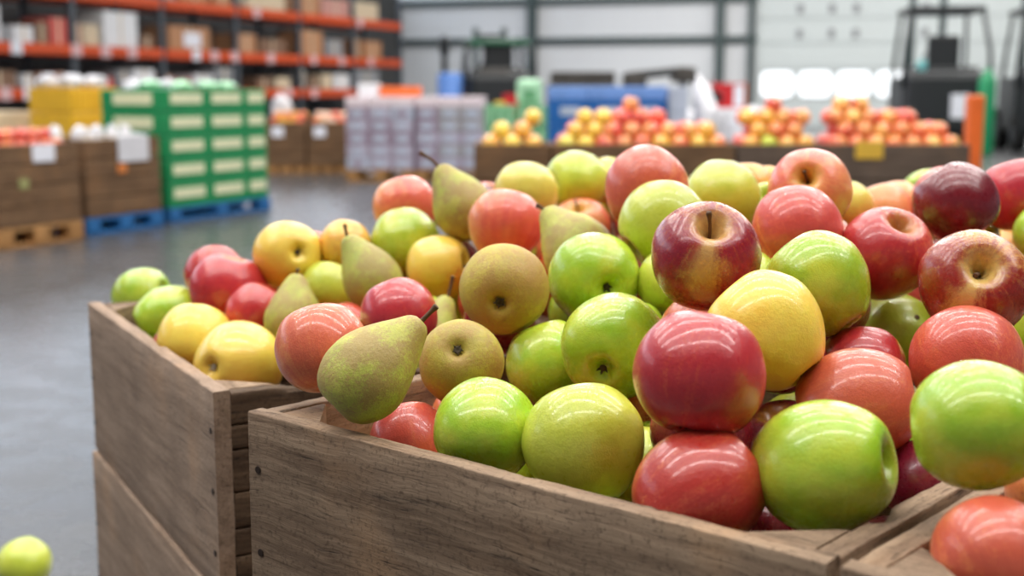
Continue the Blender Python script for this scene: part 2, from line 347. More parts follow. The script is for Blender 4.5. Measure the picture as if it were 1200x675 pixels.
# fruit of the three front crates: name, skin, centre, radius, stem axis, turn, height ratio, form, label
FRUIT = [
    ('green', (-0.5338, 1.8257, 0.6051), 0.0432, (-0.8920, 0.2290, -0.3897), -5, 0.92, 0, 'green apple at the far left tip of the left crate, dark dimple facing right'),
    ('green', (-0.4594, 1.6852, 0.6038), 0.0383, (-0.8519, -0.3972, -0.3412), 32, 1.12, 3, "green apple tilted against the left crate's side board, second from its far corner"),
    ('yellow', (-0.3732, 1.4832, 0.6109), 0.0440, (0.1010, 0.5375, 0.8372), 31, 0.92, 2, "plain orange-yellow apple pressed against the left crate's side board"),
    ('yellow', (-0.3009, 1.3728, 0.6035), 0.0500, (0.4130, 0.9002, -0.1383), -2, 0.92, 1, 'yellow apple with grey blossom scar in the near corner of the left crate'),
    ('red', (-0.3990, 1.7038, 0.6562), 0.0402, (-0.2279, 0.4764, 0.8492), -32, 0.92, 3, "crimson apple half hidden behind the larger red one, topmost at the left crate's edge"),
    ('red', (-0.3587, 1.5961, 0.6493), 0.0485, (0.2157, 0.0408, 0.9756), -18, 0.92, 1, 'large streaky red apple above the orange-yellow one in the left crate'),
    ('red', (-0.3097, 1.5284, 0.6347), 0.0372, (0.4240, 0.4431, 0.7899), 19, 0.92, 0, 'red apple left of the leftmost pear, half covered by it'),
    ('yellow', (-0.2857, 1.6185, 0.6935), 0.0435, (-0.4942, 0.8417, -0.2176), -35, 0.92, 0, "bright yellow apple with a dark dimple, highest over the left crate's red apples"),
    ('pink', (-0.2824, 1.7964, 0.6710), 0.0350, (0.1048, 0.4541, 0.8847), -22, 0.92, 3, 'pink apple peeking out behind the bright yellow dimpled apple'),
    ('gold', (-0.2140, 1.6332, 0.7044), 0.0340, (0.1048, 0.4541, 0.8847), 2, 0.92, 3, 'golden apple behind the pear whose thin stem leans left'),
    ('ygreen', (-0.2293, 1.5814, 0.6575), 0.0341, (0.2063, 0.4468, 0.8705), -1, 0.92, 2, 'yellow-green apple wedged between the leftmost pear and the pear behind it'),
    ('ygreen', (-0.1729, 1.2703, 0.6549), 0.0250, (0.1048, 0.4541, 0.8847), -34, 0.92, 1, 'sliver of pale green apple between the large peach apple and the red one'),
    ('red', (-0.1151, 1.2801, 0.6752), 0.0390, (-0.4364, 0.3483, 0.8296), -14, 0.92, 3, 'streaky red apple behind the two crossing pears'),
    ('pink', (-0.1576, 1.0381, 0.6905), 0.0381, (-0.2585, 0.3969, 0.8807), 10, 0.92, 2, 'large peach-orange apple at the left corner of the front crate, beside the pear'),
    ('green', (-0.1381, 1.6460, 0.7067), 0.0464, (-0.2063, 0.4468, 0.8705), -30, 0.92, 3, 'glossy green apple left of the plain yellow one, below the tall-stemmed pear'),
    ('yellow', (-0.0904, 1.5766, 0.6831), 0.0417, (0.9561, -0.2154, 0.1989), -31, 0.92, 2, 'warm yellow apple with a dimple at its right, left of the upper russet pear'),
    ('pink', (-0.1442, 1.7270, 0.7431), 0.0437, (-0.3094, 0.3449, 0.8862), 60, 0.92, 1, 'pink apple behind the long-stemmed pear at the top left of the heap'),
    ('pink', (-0.0081, 1.5104, 0.7411), 0.0445, (0.1025, 0.3504, 0.9310), 30, 0.93, 1, 'large coral-pink apple right of the long-stemmed pear'),
    ('red', (-0.0375, 1.8716, 0.7344), 0.0350, (0.1661, -0.5222, 0.8365), -14, 0.92, 3, 'red apple behind the long-stemmed pear with only its top and stem showing'),
    ('lemon', (0.0190, 1.7791, 0.7581), 0.0445, (0.1048, 0.4541, 0.8847), 6, 0.92, 1, "yellow apple at the heap's top edge behind the coral-pink one"),
    ('ygreen', (0.0933, 1.8681, 0.7686), 0.0454, (0.8601, 0.5097, 0.0184), 7, 0.92, 2, "yellow-green apple at the heap's top edge with a dark dimple low on its left"),
    ('lemon', (0.1452, 1.9284, 0.7667), 0.0360, (0.1048, 0.4541, 0.8847), -27, 0.92, 0, 'small pale yellow apple between the dimpled green and the tall pink apple at the top'),
    ('green', (0.1210, 2.0811, 0.7089), 0.0445, (-0.1078, 0.3606, 0.9265), -26, 0.92, 1, 'green apple half hidden under the tall pink apple, behind a stemmed peach one'),
    ('pink', (0.0968, 1.8064, 0.7073), 0.0436, (-0.1292, -0.3936, 0.9101), 160, 0.92, 2, 'peach-pink apple with a short stem behind the grey-green pear'),
    ('redpink', (0.1417, 1.3622, 0.7959), 0.0445, (0.5051, 0.4223, 0.7527), -60, 0.94, 1, "tall pink apple rising highest at the middle of the heap's top edge"),
    ('lemon', (0.1727, 1.7530, 0.7858), 0.0350, (0.1048, 0.4541, 0.8847), 29, 0.92, 2, 'sliver of yellowish apple peeking over the tall pink apple'),
    ('ygreen', (0.1510, 1.2749, 0.7685), 0.0448, (-0.7620, -0.2220, -0.6083), 11, 0.92, 0, 'large yellow-green apple directly behind the striped red apple with the stem'),
    ('ygreen', (0.2380, 1.4498, 0.7805), 0.0445, (0.2120, 0.3544, 0.9107), 21, 0.92, 0, 'green apple at the top edge, right of the tall pink apple'),
    ('gold', (0.3019, 1.6408, 0.7757), 0.0350, (0.1048, 0.4541, 0.8847), 10, 0.92, 3, 'golden apple between a green and a dimpled pink apple at the top edge'),
    ('gold', (0.3738, 1.8752, 0.7579), 0.0350, (0.1048, 0.4541, 0.8847), -23, 0.92, 2, 'sliver of golden apple behind the dimpled pink one at the top edge'),
    ('pink', (0.3137, 1.3486, 0.7978), 0.0445, (-0.3054, -0.8666, 0.3946), 200, 0.92, 0, "pink apple with a round dimple facing the front, at the heap's top edge"),
    ('redpink', (0.2765, 1.2366, 0.7680), 0.0439, (-0.2063, 0.4468, 0.8705), 20, 0.92, 0, 'streaky coral apple right of the striped apple with the stem'),
    ('stripe', (0.1571, 1.0345, 0.7653), 0.0445, (0.0182, -0.6998, 0.7141), 0, 0.96, 1, 'big striped red apple with yellow stem hollow and upright stem, centre of the heap'),
    ('green', (0.0791, 1.2282, 0.7219), 0.0443, (-0.2825, 0.9520, 0.1176), -12, 0.92, 3, 'green apple with a dark star-shaped blossom end below right, beside the upper russet pear'),
    ('green', (0.0868, 1.0654, 0.6869), 0.0445, (0.3214, 0.8828, 0.3426), 25, 0.92, 2, 'green apple whose dark blossom end faces down left, above the red front apple'),
    ('ygreen', (0.1771, 1.3384, 0.6406), 0.0401, (0.1048, 0.4541, 0.8847), -8, 0.92, 1, 'olive-green apple tucked under the striped red apple, left of the large yellow one'),
    ('ygreen', (0.1553, 1.2140, 0.7187), 0.0360, (0.1048, 0.4541, 0.8847), 29, 0.92, 0, 'yellow-green apple squeezed between the starred green and the striped red apple'),
    ('yellow', (0.1894, 0.9337, 0.7232), 0.0443, (-0.6189, 0.4155, 0.6666), 24, 0.95, 1, 'largest plain yellow apple, in front of the green one right of centre'),
    ('red', (0.1228, 0.8224, 0.7167), 0.0440, (0.2542, 0.3446, 0.9037), 27, 0.91, 0, 'large glossy red apple left of the largest yellow one'),
    ('green', (0.0340, 1.1354, 0.6574), 0.0394, (-0.3145, 0.2469, 0.9166), -4, 0.92, 3, 'green apple below the upper russet pear, left of the one with a dark blossom end'),
    ('green', (-0.0197, 0.9242, 0.6518), 0.0390, (0.3603, 0.6723, 0.6467), 33, 0.92, 2, 'glossy bright green apple near the front board, right of the biggest pear'),
    ('redpink', (-0.0840, 1.0186, 0.6156), 0.0350, (-0.2063, 0.4468, 0.8705), -6, 0.92, 3, 'red apple low behind the front board between the biggest pear and a green apple'),
    ('ygreen', (0.0522, 0.8927, 0.6476), 0.0445, (-0.2063, 0.4468, 0.8705), 0, 0.92, 1, 'pale yellow-green apple at the front board, left of the lowest red apple'),
    ('red', (0.1203, 0.7940, 0.6457), 0.0400, (0.8433, 0.1842, 0.5049), 31, 1.04, 0, 'lowest red apple resting at the middle of the front board'),
    ('green', (0.1988, 0.7885, 0.6641), 0.0423, (0.8482, -0.4729, 0.2388), -33, 1.04, 0, "biggest green apple with a deep hollow at its right, at the front crate's right corner"),
    ('redpink', (0.2531, 0.9139, 0.6728), 0.0420, (0.9512, -0.2114, 0.2249), -2, 1.03, 0, 'coral-red apple with its dimple at the right, behind the biggest green apple'),
    ('red', (0.2929, 1.0477, 0.6702), 0.0360, (0.1048, 0.4541, 0.8847), 8, 0.92, 1, 'sliver of red apple between the largest yellow and a spotted green apple'),
    ('ygreen', (0.3834, 1.2614, 0.6572), 0.0445, (0.4364, 0.3483, 0.8296), 40, 0.92, 3, 'yellow-green apple with a small brown spot, right of the largest yellow apple'),
    ('green', (0.2588, 1.0662, 0.7381), 0.0446, (-0.5488, 0.4422, 0.7094), -12, 0.92, 1, 'smooth lopsided green apple directly above the largest yellow apple'),
    ('red', (0.3578, 1.2212, 0.7437), 0.0451, (0.2537, -0.5034, 0.8260), -25, 0.92, 1, 'dark red apple with a hollow at its top right, behind the lopsided green apple'),
    ('pink', (0.5267, 1.8200, 0.7280), 0.0438, (-0.2120, 0.3544, 0.9107), 170, 0.92, 2, 'pale coral apple at the back right between a dimpled pink and a maroon apple'),
    ('pink', (0.5700, 1.8864, 0.7297), 0.0378, (0.1048, 0.4541, 0.8847), 170, 0.92, 1, 'sliver of pink apple behind the pale coral one at the back right'),
    ('green', (0.7005, 2.1517, 0.7255), 0.0445, (0.7127, 0.6225, -0.3234), 25, 0.92, 2, 'green apple half hidden behind the maroon apple at the back right'),
    ('dark', (0.4666, 1.3464, 0.7836), 0.0445, (-0.5661, 0.3442, 0.7490), 12, 0.9, 3, 'dark maroon apple at the back right of the heap'),
    ('red', (0.6127, 1.5515, 0.7762), 0.0445, (-0.2120, 0.3544, 0.9107), -21, 0.92, 2, "crimson apple right of the maroon one, cut by the photo's edge"),
    ('lemon', (0.6249, 1.8677, 0.6738), 0.0451, (0.1048, 0.4541, 0.8847), -9, 0.92, 0, 'lemon yellow apple below the maroon apple'),
    ('gold', (0.6300, 1.6282, 0.6935), 0.0350, (0.1048, 0.4541, 0.8847), 28, 0.92, 3, "small golden apple between the maroon apple and the photo's right edge"),
    ('green', (0.6211, 1.4754, 0.7328), 0.0396, (0.1048, 0.4541, 0.8847), -8, 0.92, 1, 'sliver of green apple at the right edge, under the crimson one'),
    ('stripe', (0.3832, 1.0506, 0.7411), 0.0446, (-0.1477, -0.8608, 0.4871), 0, 0.94, 1, 'striped red apple with a wide yellow hollow, at the right'),
    ('redpink', (0.3589, 0.9863, 0.6890), 0.0436, (-0.3659, 0.6795, 0.6360), -17, 0.92, 1, 'coral-red apple in front of the striped one at the right'),
    ('green', (0.2765, 0.7385, 0.7043), 0.0383, (0.8945, -0.3940, 0.2114), 29, 0.99, 0, 'large yellow-green apple at the right, above the gap between the two front crates'),
    ('ygreen', (0.4824, 1.1412, 0.6914), 0.0360, (0.1048, 0.4541, 0.8847), -4, 0.92, 3, 'sliver of green apple at the right edge beside the striped apple'),
    ('redpink', (0.3476, 0.7848, 0.6495), 0.0331, (-0.2120, 0.3544, 0.9107), 160, 0.92, 0, 'coral apple at the right edge, above the nearest coral apple'),
    ('redpink', (0.2714, 0.6891, 0.6404), 0.0347, (-0.2519, 0.7123, 0.6551), 40, 0.92, 3, 'nearest coral apple, in the right crate at the bottom right'),
    ('dark', (0.2970, 0.8925, 0.6225), 0.0310, (0.1048, 0.4541, 0.8847), 20, 0.92, 3, 'dark red apple deep in the shadow between the two large green apples at right'),
    ('lemon', (0.4573, 1.7464, 0.7432), 0.0350, (0.1048, 0.4541, 0.8847), 32, 0.92, 1, 'sliver of yellow apple right of the dimpled pink one at the back'),
    ('pink', (0.4408, 1.3937, 0.6682), 0.0360, (0.1048, 0.4541, 0.8847), -21, 0.92, 2, 'sliver of pink apple behind the spotted green and the striped apple at right'),
]
# pears: skin, bulb centre, bulb radius, tip, stem end, label
PEARS = [
    ('pear', (-0.2570, 1.4831, 0.6319), 0.0342, (-0.2557, 1.5018, 0.6861), (-0.2540, 1.5043, 0.6919), "leftmost pear, upright and pale green, in front of the left crate's yellow apples"),
    ('pear', (-0.1620, 1.4836, 0.6786), 0.0350, (-0.1903, 1.5024, 0.7318), (-0.1976, 1.5059, 0.7446), 'green pear leaning left behind the leftmost one, thin dark stem'),
    ('pear', (-0.1139, 0.9594, 0.6831), 0.0347, (-0.0702, 0.9763, 0.7246), (-0.0584, 0.9796, 0.7354), 'biggest pear, lying in front with brown russet back and stem pointing up right'),
    ('pear', (-0.1003, 1.3900, 0.6036), 0.0350, (-0.0702, 1.4251, 0.6708), (-0.0666, 1.4324, 0.6940), 'pear behind the biggest one, only its green neck and brown stem upright'),
    ('pear', (-0.0584, 1.5994, 0.7519), 0.0385, (-0.0952, 1.6152, 0.8042), (-0.1168, 1.6195, 0.8243), 'pear with the long brown stem standing at the top left of the heap'),
    ('pear', (0.0734, 1.3826, 0.7265), 0.0390, (0.0369, 1.4163, 0.7662), None, 'grey-green pear without visible stem, behind the starred green apple'),
    ('russet', (-0.0070, 1.1526, 0.7222), 0.0416, (-0.0008, 1.2090, 0.7333), None, 'upper brown russet pear lying with its round bottom and dark eye to the front'),
    ('russet', (-0.0421, 1.0474, 0.6759), 0.0360, (-0.0387, 1.0907, 0.6492), None, 'lower brown russet pear, bottom up with a small dark eye on top'),
]
# fruit that fills the heap under the ones on top: x, y, z, radius, glimpsed or not
UNDER = [
    (0.337, 1.448, 0.794, 0.0340, 0), (0.383, 1.590, 0.790, 0.0348, 0), (0.393, 1.669, 0.778, 0.0391, 0), (0.509, 1.432, 0.777, 0.0346, 0), (0.212, 1.867, 0.768, 0.0347, 0),
    (0.097, 1.997, 0.769, 0.0348, 0), (0.220, 1.956, 0.766, 0.0368, 0), (0.622, 1.812, 0.766, 0.0358, 0), (0.312, 1.730, 0.766, 0.0387, 0), (0.657, 1.665, 0.775, 0.0342, 0),
    (0.164, 1.117, 0.764, 0.0355, 0), (0.302, 1.813, 0.766, 0.0378, 0), (0.566, 1.654, 0.770, 0.0343, 0), (0.654, 1.890, 0.757, 0.0369, 0), (0.521, 1.541, 0.774, 0.0376, 0),
    (0.205, 2.092, 0.762, 0.0377, 0), (0.296, 1.896, 0.753, 0.0392, 0), (0.305, 1.503, 0.755, 0.0381, 1), (0.359, 1.950, 0.741, 0.0344, 0), (0.385, 1.315, 0.743, 0.0352, 0),
    (-0.047, 1.689, 0.744, 0.0357, 1), (0.044, 1.942, 0.747, 0.0353, 0), (0.194, 1.691, 0.743, 0.0342, 0), (0.214, 1.372, 0.740, 0.0360, 0), (0.428, 1.167, 0.734, 0.0352, 0),
    (0.583, 1.745, 0.742, 0.0377, 1), (0.313, 1.579, 0.739, 0.0351, 0), (0.118, 2.144, 0.762, 0.0348, 0), (0.347, 1.414, 0.729, 0.0358, 1), (0.282, 1.315, 0.724, 0.0381, 1),
    (-0.137, 1.814, 0.726, 0.0361, 0), (0.183, 1.808, 0.721, 0.0381, 1), (0.704, 1.845, 0.724, 0.0348, 1), (0.402, 0.766, 0.728, 0.0345, 0), (0.448, 1.251, 0.723, 0.0344, 0),
    (0.434, 1.475, 0.726, 0.0342, 0), (0.658, 1.718, 0.725, 0.0367, 1), (0.182, 2.016, 0.733, 0.0343, 0), (0.365, 1.794, 0.726, 0.0346, 0), (0.248, 1.751, 0.719, 0.0346, 0),
    (0.209, 1.158, 0.719, 0.0386, 1), (0.048, 2.019, 0.712, 0.0349, 1), (0.509, 1.693, 0.711, 0.0351, 1), (0.572, 1.592, 0.718, 0.0352, 1), (0.056, 2.135, 0.715, 0.0356, 1),
    (0.340, 1.687, 0.702, 0.0355, 1), (0.190, 1.908, 0.703, 0.0375, 1), (0.514, 1.381, 0.713, 0.0368, 1), (0.524, 1.467, 0.712, 0.0361, 0), (0.193, 2.143, 0.701, 0.0349, 1),
    (0.108, 1.955, 0.698, 0.0378, 0), (0.240, 1.432, 0.699, 0.0346, 0), (0.108, 1.318, 0.704, 0.0349, 0), (0.067, 1.467, 0.707, 0.0362, 1), (0.215, 1.008, 0.695, 0.0349, 1),
    (0.091, 1.714, 0.699, 0.0366, 1), (0.230, 1.243, 0.696, 0.0375, 0), (-0.005, 1.367, 0.697, 0.0368, 0), (-0.005, 1.612, 0.699, 0.0350, 0), (0.295, 1.171, 0.704, 0.0360, 1),
    (0.439, 1.667, 0.690, 0.0349, 0), (0.168, 1.414, 0.690, 0.0348, 1), (0.701, 1.646, 0.700, 0.0354, 1), (0.163, 1.101, 0.691, 0.0349, 1), (0.008, 1.724, 0.685, 0.0398, 1),
    (0.347, 1.857, 0.683, 0.0367, 1), (0.470, 1.311, 0.686, 0.0343, 0), (0.366, 0.687, 0.720, 0.0352, 0), (0.209, 2.061, 0.675, 0.0364, 0), (-0.007, 1.458, 0.675, 0.0342, 0),
    (-0.083, 1.706, 0.676, 0.0353, 1), (-0.303, 1.711, 0.679, 0.0378, 0), (-0.224, 1.733, 0.680, 0.0385, 0), (0.448, 0.799, 0.675, 0.0368, 0), (-0.012, 1.225, 0.681, 0.0347, 1),
    (0.027, 1.848, 0.706, 0.0345, 1), (0.579, 1.696, 0.673, 0.0390, 1), (0.363, 1.349, 0.668, 0.0386, 0), (0.146, 0.992, 0.669, 0.0352, 0), (0.573, 1.520, 0.686, 0.0341, 0),
    (0.500, 1.228, 0.668, 0.0385, 1), (0.402, 1.129, 0.674, 0.0345, 0), (0.364, 1.450, 0.663, 0.0343, 0), (0.168, 1.739, 0.680, 0.0349, 1), (0.655, 1.783, 0.663, 0.0341, 0),
    (0.042, 1.548, 0.662, 0.0365, 1), (0.110, 1.163, 0.674, 0.0341, 0), (0.136, 0.891, 0.661, 0.0362, 1), (0.119, 2.150, 0.660, 0.0372, 0), (-0.199, 1.818, 0.658, 0.0369, 0),
    (0.409, 0.728, 0.656, 0.0374, 0), (-0.127, 1.780, 0.656, 0.0357, 0), (0.086, 1.871, 0.657, 0.0345, 0), (0.164, 1.834, 0.650, 0.0345, 0), (0.303, 1.230, 0.654, 0.0361, 0),
    (0.549, 1.630, 0.647, 0.0341, 0), (-0.266, 1.868, 0.658, 0.0368, 0), (0.638, 1.523, 0.644, 0.0361, 1), (0.440, 1.469, 0.646, 0.0381, 0), (-0.030, 1.524, 0.649, 0.0354, 1),
    (0.671, 1.712, 0.651, 0.0343, 1), (0.125, 2.007, 0.642, 0.0342, 0), (0.290, 1.304, 0.648, 0.0346, 0), (-0.205, 1.331, 0.637, 0.0356, 0), (0.542, 1.398, 0.642, 0.0342, 0),
    (0.266, 1.392, 0.639, 0.0380, 0), (0.437, 1.187, 0.637, 0.0395, 0), (0.077, 1.415, 0.654, 0.0360, 1), (0.072, 1.225, 0.638, 0.0341, 0), (-0.167, 1.697, 0.638, 0.0351, 0),
    (-0.143, 1.539, 0.634, 0.0351, 0), (0.572, 1.782, 0.650, 0.0372, 0), (0.645, 1.611, 0.625, 0.0345, 0), (0.053, 1.016, 0.625, 0.0357, 0), (-0.099, 1.478, 0.626, 0.0366, 1),
    (-0.191, 1.422, 0.629, 0.0371, 1), (-0.135, 1.621, 0.624, 0.0379, 0), (0.215, 0.981, 0.621, 0.0386, 1), (-0.351, 1.772, 0.621, 0.0348, 1), (0.111, 1.107, 0.620, 0.0342, 1),
    (0.142, 2.084, 0.625, 0.0378, 0), (0.108, 1.763, 0.620, 0.0376, 0), (-0.259, 1.676, 0.626, 0.0360, 1), (0.316, 0.983, 0.618, 0.0340, 0), (-0.044, 1.607, 0.623, 0.0355, 1),
    (-0.035, 1.107, 0.613, 0.0376, 0), (0.700, 1.829, 0.626, 0.0342, 0), (0.463, 0.685, 0.608, 0.0342, 0), (-0.250, 1.769, 0.608, 0.0353, 1), (0.532, 0.835, 0.610, 0.0355, 0),
    (0.459, 1.300, 0.613, 0.0364, 0), (0.098, 0.954, 0.608, 0.0362, 1), (0.403, 1.378, 0.605, 0.0360, 0), (0.531, 0.756, 0.601, 0.0345, 0), (0.437, 1.093, 0.617, 0.0354, 1),
    (-0.042, 1.435, 0.604, 0.0356, 1), (0.338, 1.186, 0.606, 0.0353, 0), (0.466, 0.877, 0.600, 0.0390, 0), (0.159, 0.858, 0.596, 0.0380, 1), (0.623, 1.817, 0.594, 0.0361, 0),
    (0.245, 1.072, 0.607, 0.0361, 1), (0.448, 0.760, 0.594, 0.0385, 0), (0.372, 0.691, 0.595, 0.0367, 0), (-0.325, 1.713, 0.589, 0.0355, 0), (-0.278, 1.597, 0.597, 0.0391, 0),
    (0.333, 1.318, 0.586, 0.0371, 1), (0.611, 1.679, 0.605, 0.0353, 0), (-0.052, 0.951, 0.585, 0.0362, 0), (-0.214, 1.539, 0.592, 0.0355, 0), (0.114, 1.041, 0.590, 0.0345, 1),
    (0.077, 1.175, 0.581, 0.0393, 0), (0.482, 1.378, 0.602, 0.0376, 0), (-0.166, 1.476, 0.579, 0.0378, 0), (0.222, 1.299, 0.582, 0.0369, 1), (0.398, 1.221, 0.578, 0.0367, 0),
    (0.084, 0.838, 0.574, 0.0352, 0), (-0.203, 1.611, 0.569, 0.0375, 0), (-0.169, 1.368, 0.583, 0.0345, 0), (-0.418, 1.571, 0.580, 0.0341, 1), (0.218, 1.390, 0.568, 0.0396, 0),
    (-0.008, 1.039, 0.587, 0.0360, 1), (-0.397, 1.735, 0.575, 0.0362, 0), (0.061, 1.095, 0.566, 0.0347, 0), (-0.384, 1.656, 0.567, 0.0346, 0), (0.164, 0.770, 0.566, 0.0344, 0),
    (0.009, 0.916, 0.561, 0.0345, 0), (0.309, 0.720, 0.567, 0.0351, 0), (0.280, 0.899, 0.556, 0.0349, 1), (0.365, 0.767, 0.556, 0.0360, 0), (0.513, 0.693, 0.553, 0.0377, 0),
    (-0.314, 1.447, 0.549, 0.0365, 1), (-0.328, 1.552, 0.552, 0.0381, 0), (-0.077, 1.544, 0.585, 0.0345, 0), (0.473, 0.815, 0.547, 0.0345, 0), (-0.082, 1.069, 0.550, 0.0348, 0),
    (-0.456, 1.620, 0.542, 0.0346, 1), (-0.278, 1.299, 0.560, 0.0351, 1), (-0.096, 1.455, 0.552, 0.0341, 1), (0.334, 0.945, 0.543, 0.0347, 0), (0.431, 0.707, 0.533, 0.0364, 0),
    (-0.041, 1.004, 0.530, 0.0347, 0), (-0.376, 1.480, 0.521, 0.0341, 0), (-0.002, 1.160, 0.564, 0.0366, 1), (-0.076, 1.389, 0.521, 0.0384, 1), (-0.151, 1.418, 0.524, 0.0351, 1),
    (0.449, 0.883, 0.511, 0.0343, 0), (-0.258, 1.365, 0.517, 0.0360, 1), (0.401, 0.824, 0.518, 0.0367, 0), (0.349, 0.681, 0.517, 0.0367, 0), (0.506, 0.765, 0.500, 0.0383, 0),
    (-0.432, 1.684, 0.507, 0.0350, 0), (0.274, 0.684, 0.491, 0.0349, 0), (0.375, 0.750, 0.483, 0.0368, 0),
]
CRATES = {
    'F': ((0.1727, 0.6728), (-0.753, 0.658), 0.514, (0.658, 0.753), 0.42, 0.6435),
    'R': ((0.178724, 0.6675359999999999), (0.753, -0.658), 0.514, (0.658, 0.753), 0.42, 0.6435),
    'F1': ((0.45432399999999995, 0.995084), (-0.753, 0.658), 0.502, (0.658, 0.753), 0.42, 0.6435),
    'R1': ((0.460348, 0.9898199999999999), (0.753, -0.658), 0.514, (0.658, 0.753), 0.42, 0.6435),
    'F2': ((0.7359479999999999, 1.317368), (-0.753, 0.658), 0.502, (0.658, 0.753), 0.42, 0.6435),
    'R2': ((0.741972, 1.312104), (0.753, -0.658), 0.514, (0.658, 0.753), 0.42, 0.6435),
    'L': ((-0.2859, 1.1959), (-0.486, 0.874), 0.6, (0.874, 0.486), 0.47, 0.615),
    'C': ((-0.005, 1.7), (0.9945218953682733, -0.10452846326765347), 0.37, (0.10452846326765347, 0.9945218953682733), 0.5, 0.615),
}

# ---------------------------------------------------------------- foreground fruit
FORMS = [
    # (radius, height) from stem hollow to blossom hollow
    [(0, .46), (.06, .50), (.13, .63), (.22, .755), (.36, .84), (.55, .80), (.76, .62), (.93, .33), (1.0, .03), (.965, -.27), (.845, -.53), (.66, -.73), (.46, -.845), (.30, -.87), (.18, -.81), (.09, -.74), (0, -.72)],
    [(0, .44), (.06, .49), (.14, .63), (.24, .78), (.39, .865), (.58, .83), (.79, .65), (.95, .37), (1.0, .10), (.94, -.22), (.785, -.51), (.58, -.74), (.40, -.86), (.27, -.88), (.16, -.83), (.08, -.76), (0, -.74)],
    [(0, .42), (.07, .47), (.15, .60), (.26, .73), (.42, .80), (.62, .76), (.82, .57), (.96, .27), (1.0, -.02), (.965, -.31), (.85, -.56), (.67, -.73), (.48, -.82), (.31, -.84), (.19, -.77), (.09, -.70), (0, -.68)],
    [(0, .48), (.06, .52), (.13, .64), (.22, .755), (.36, .83), (.55, .80), (.75, .63), (.92, .35), (1.0, .05), (.97, -.25), (.855, -.53), (.67, -.75), (.47, -.87), (.32, -.89), (.19, -.83), (.09, -.76), (0, -.74)],
]
def apple_mesh(form, seed, mats, n=44, m=3, lobes=.022):
    prof = catmull(FORMS[form], m)
    off = Vector((seed*7.3, seed*3.1, seed*1.7))
    rs = random.Random(seed); ph = rs.uniform(0, 6.28); tilt = rs.uniform(-.06, .06)
    def fn(v, a, u):
        low = max(0, (u-.45)/.55)
        k = 1 + lobes*math.cos(5*a+ph)*low*1.6 + .008*math.cos(5*a+ph)
        k += .026*noise.noise(v*1.1+off) + .01*noise.noise(v*2.6+off)
        return Vector((v.x*k, v.y*k*(1+tilt*.5), v.z*(1+.04*noise.noise(Vector((v.x, v.y, 0))+off)) + tilt*v.x*.6))
    b = MB(); b.lathe(prof, n, fn)
    me = b.mesh('apple', mats); return me, prof
def stem_mesh(seed, L=.55, r0=.032, r1=.05):
    rs = random.Random(seed); a = rs.uniform(0, 6.28); bend = rs.uniform(.05, .2)
    P = [Vector((bend*math.cos(a)*t*t, bend*math.sin(a)*t*t, .45+L*t)) for t in (0, .2, .4, .6, .8, .93, 1)]
    b = MB(); b.tube(P, [r0*1.1, r0, r0*.95, r0, r0*1.15, r1, r1*.85], 9)
    return b.mesh('stem', M['stem'])
def calyx_mesh(seed, pale=False):
    b = MB(); rs = random.Random(seed); zb = -.765
    b.lathe([(0, zb+.03), (.05, zb+.01), (.075, zb-.02), (.05, zb-.035), (0, zb-.03)], 10)
    for k in range(5):
        a = 6.283*k/5 + rs.uniform(-.2, .2)
        d = Vector((math.cos(a), math.sin(a), 0)); s = Vector((-d.y, d.x, 0))
        p0 = d*.05 + Vector((0, 0, zb-.01)); l = rs.uniform(.07, .11)
        mid = p0 + d*l*.5 + Vector((0, 0, -.05)); tip = p0 + d*l*.75 + Vector((0, 0, -.07-rs.uniform(0, .03)))
        b.add([p0-s*.03, p0+s*.03, mid+s*.02, tip, mid-s*.02, mid+Vector((0, 0, -.014))], [[0, 1, 2, 5], [0, 5, 4], [5, 2, 3], [4, 5, 3], [0, 4, 3, 2, 1]])
    return b.mesh('calyx', M['calyx_pale' if pale else 'calyx'])
STEMS = [stem_mesh(i, L) for i, L in enumerate((.30, .26, .33, .36, .58))]
CALYX = [calyx_mesh(i) for i in range(3)]; CALYX_PALE = calyx_mesh(9, True)

def frame(axis, turn, loc, r, hw):
    z = Vector(axis).normalized()
    tocam = (Vector((0, 0, CAMZ)) - Vector(loc)).normalized()
    x = (tocam - z*tocam.dot(z))
    if x.length < .05: x = z.orthogonal()
    x.normalize(); x = Matrix.Rotation(R(turn), 3, z) @ x
    y = z.cross(x)
    m3 = Matrix((x, y, z)).transposed()
    return Matrix.Translation(Vector(loc)) @ m3.to_4x4() @ Matrix.Diagonal((r, r, r*hw/.885, 1))

CATN = {'green': 'apple'}
for i, (kind, loc, r, axis, turn, hw, form, label) in enumerate(FRUIT):
    me, prof = apple_mesh(form, i+1, M[kind])
    o = link(bpy.data.objects.new('apple', me))
    o.matrix_world = frame(axis, turn, loc, r, hw)
    tag(o, label, 'apple')
    hero = label.startswith('big striped')
    s = link(bpy.data.objects.new('stem', stem_mesh(5, .62, .03, .055) if hero else STEMS[4 if ('short stem' in label or 'stem showing' in label) else i % 4]), o)
    c = link(bpy.data.objects.new('calyx', CALYX_PALE if 'grey blossom' in label else CALYX[i % 3]), o)
    if 'brown spot' in label:
        bpy.context.view_layer.update(); dv = (RT*.26 + UP*.46 - FW*.85).normalized(); L_ = Vector(loc)
        hit, hp, hn, _ = o.ray_cast(o.matrix_world.inverted() @ (L_ + dv*.2), (o.matrix_world.inverted().to_3x3() @ (-dv)).normalized())
        if hit:
            b = MB(); b.lathe([(0, -.02), (.055, -.01), (.062, .006), (.03, .016), (0, .018)], 12)
            q = b.build('brown_spot', M['stem'], o); q.matrix_local = Matrix.Translation(hp) @ hn.to_track_quat('Z', 'Y').to_matrix().to_4x4()

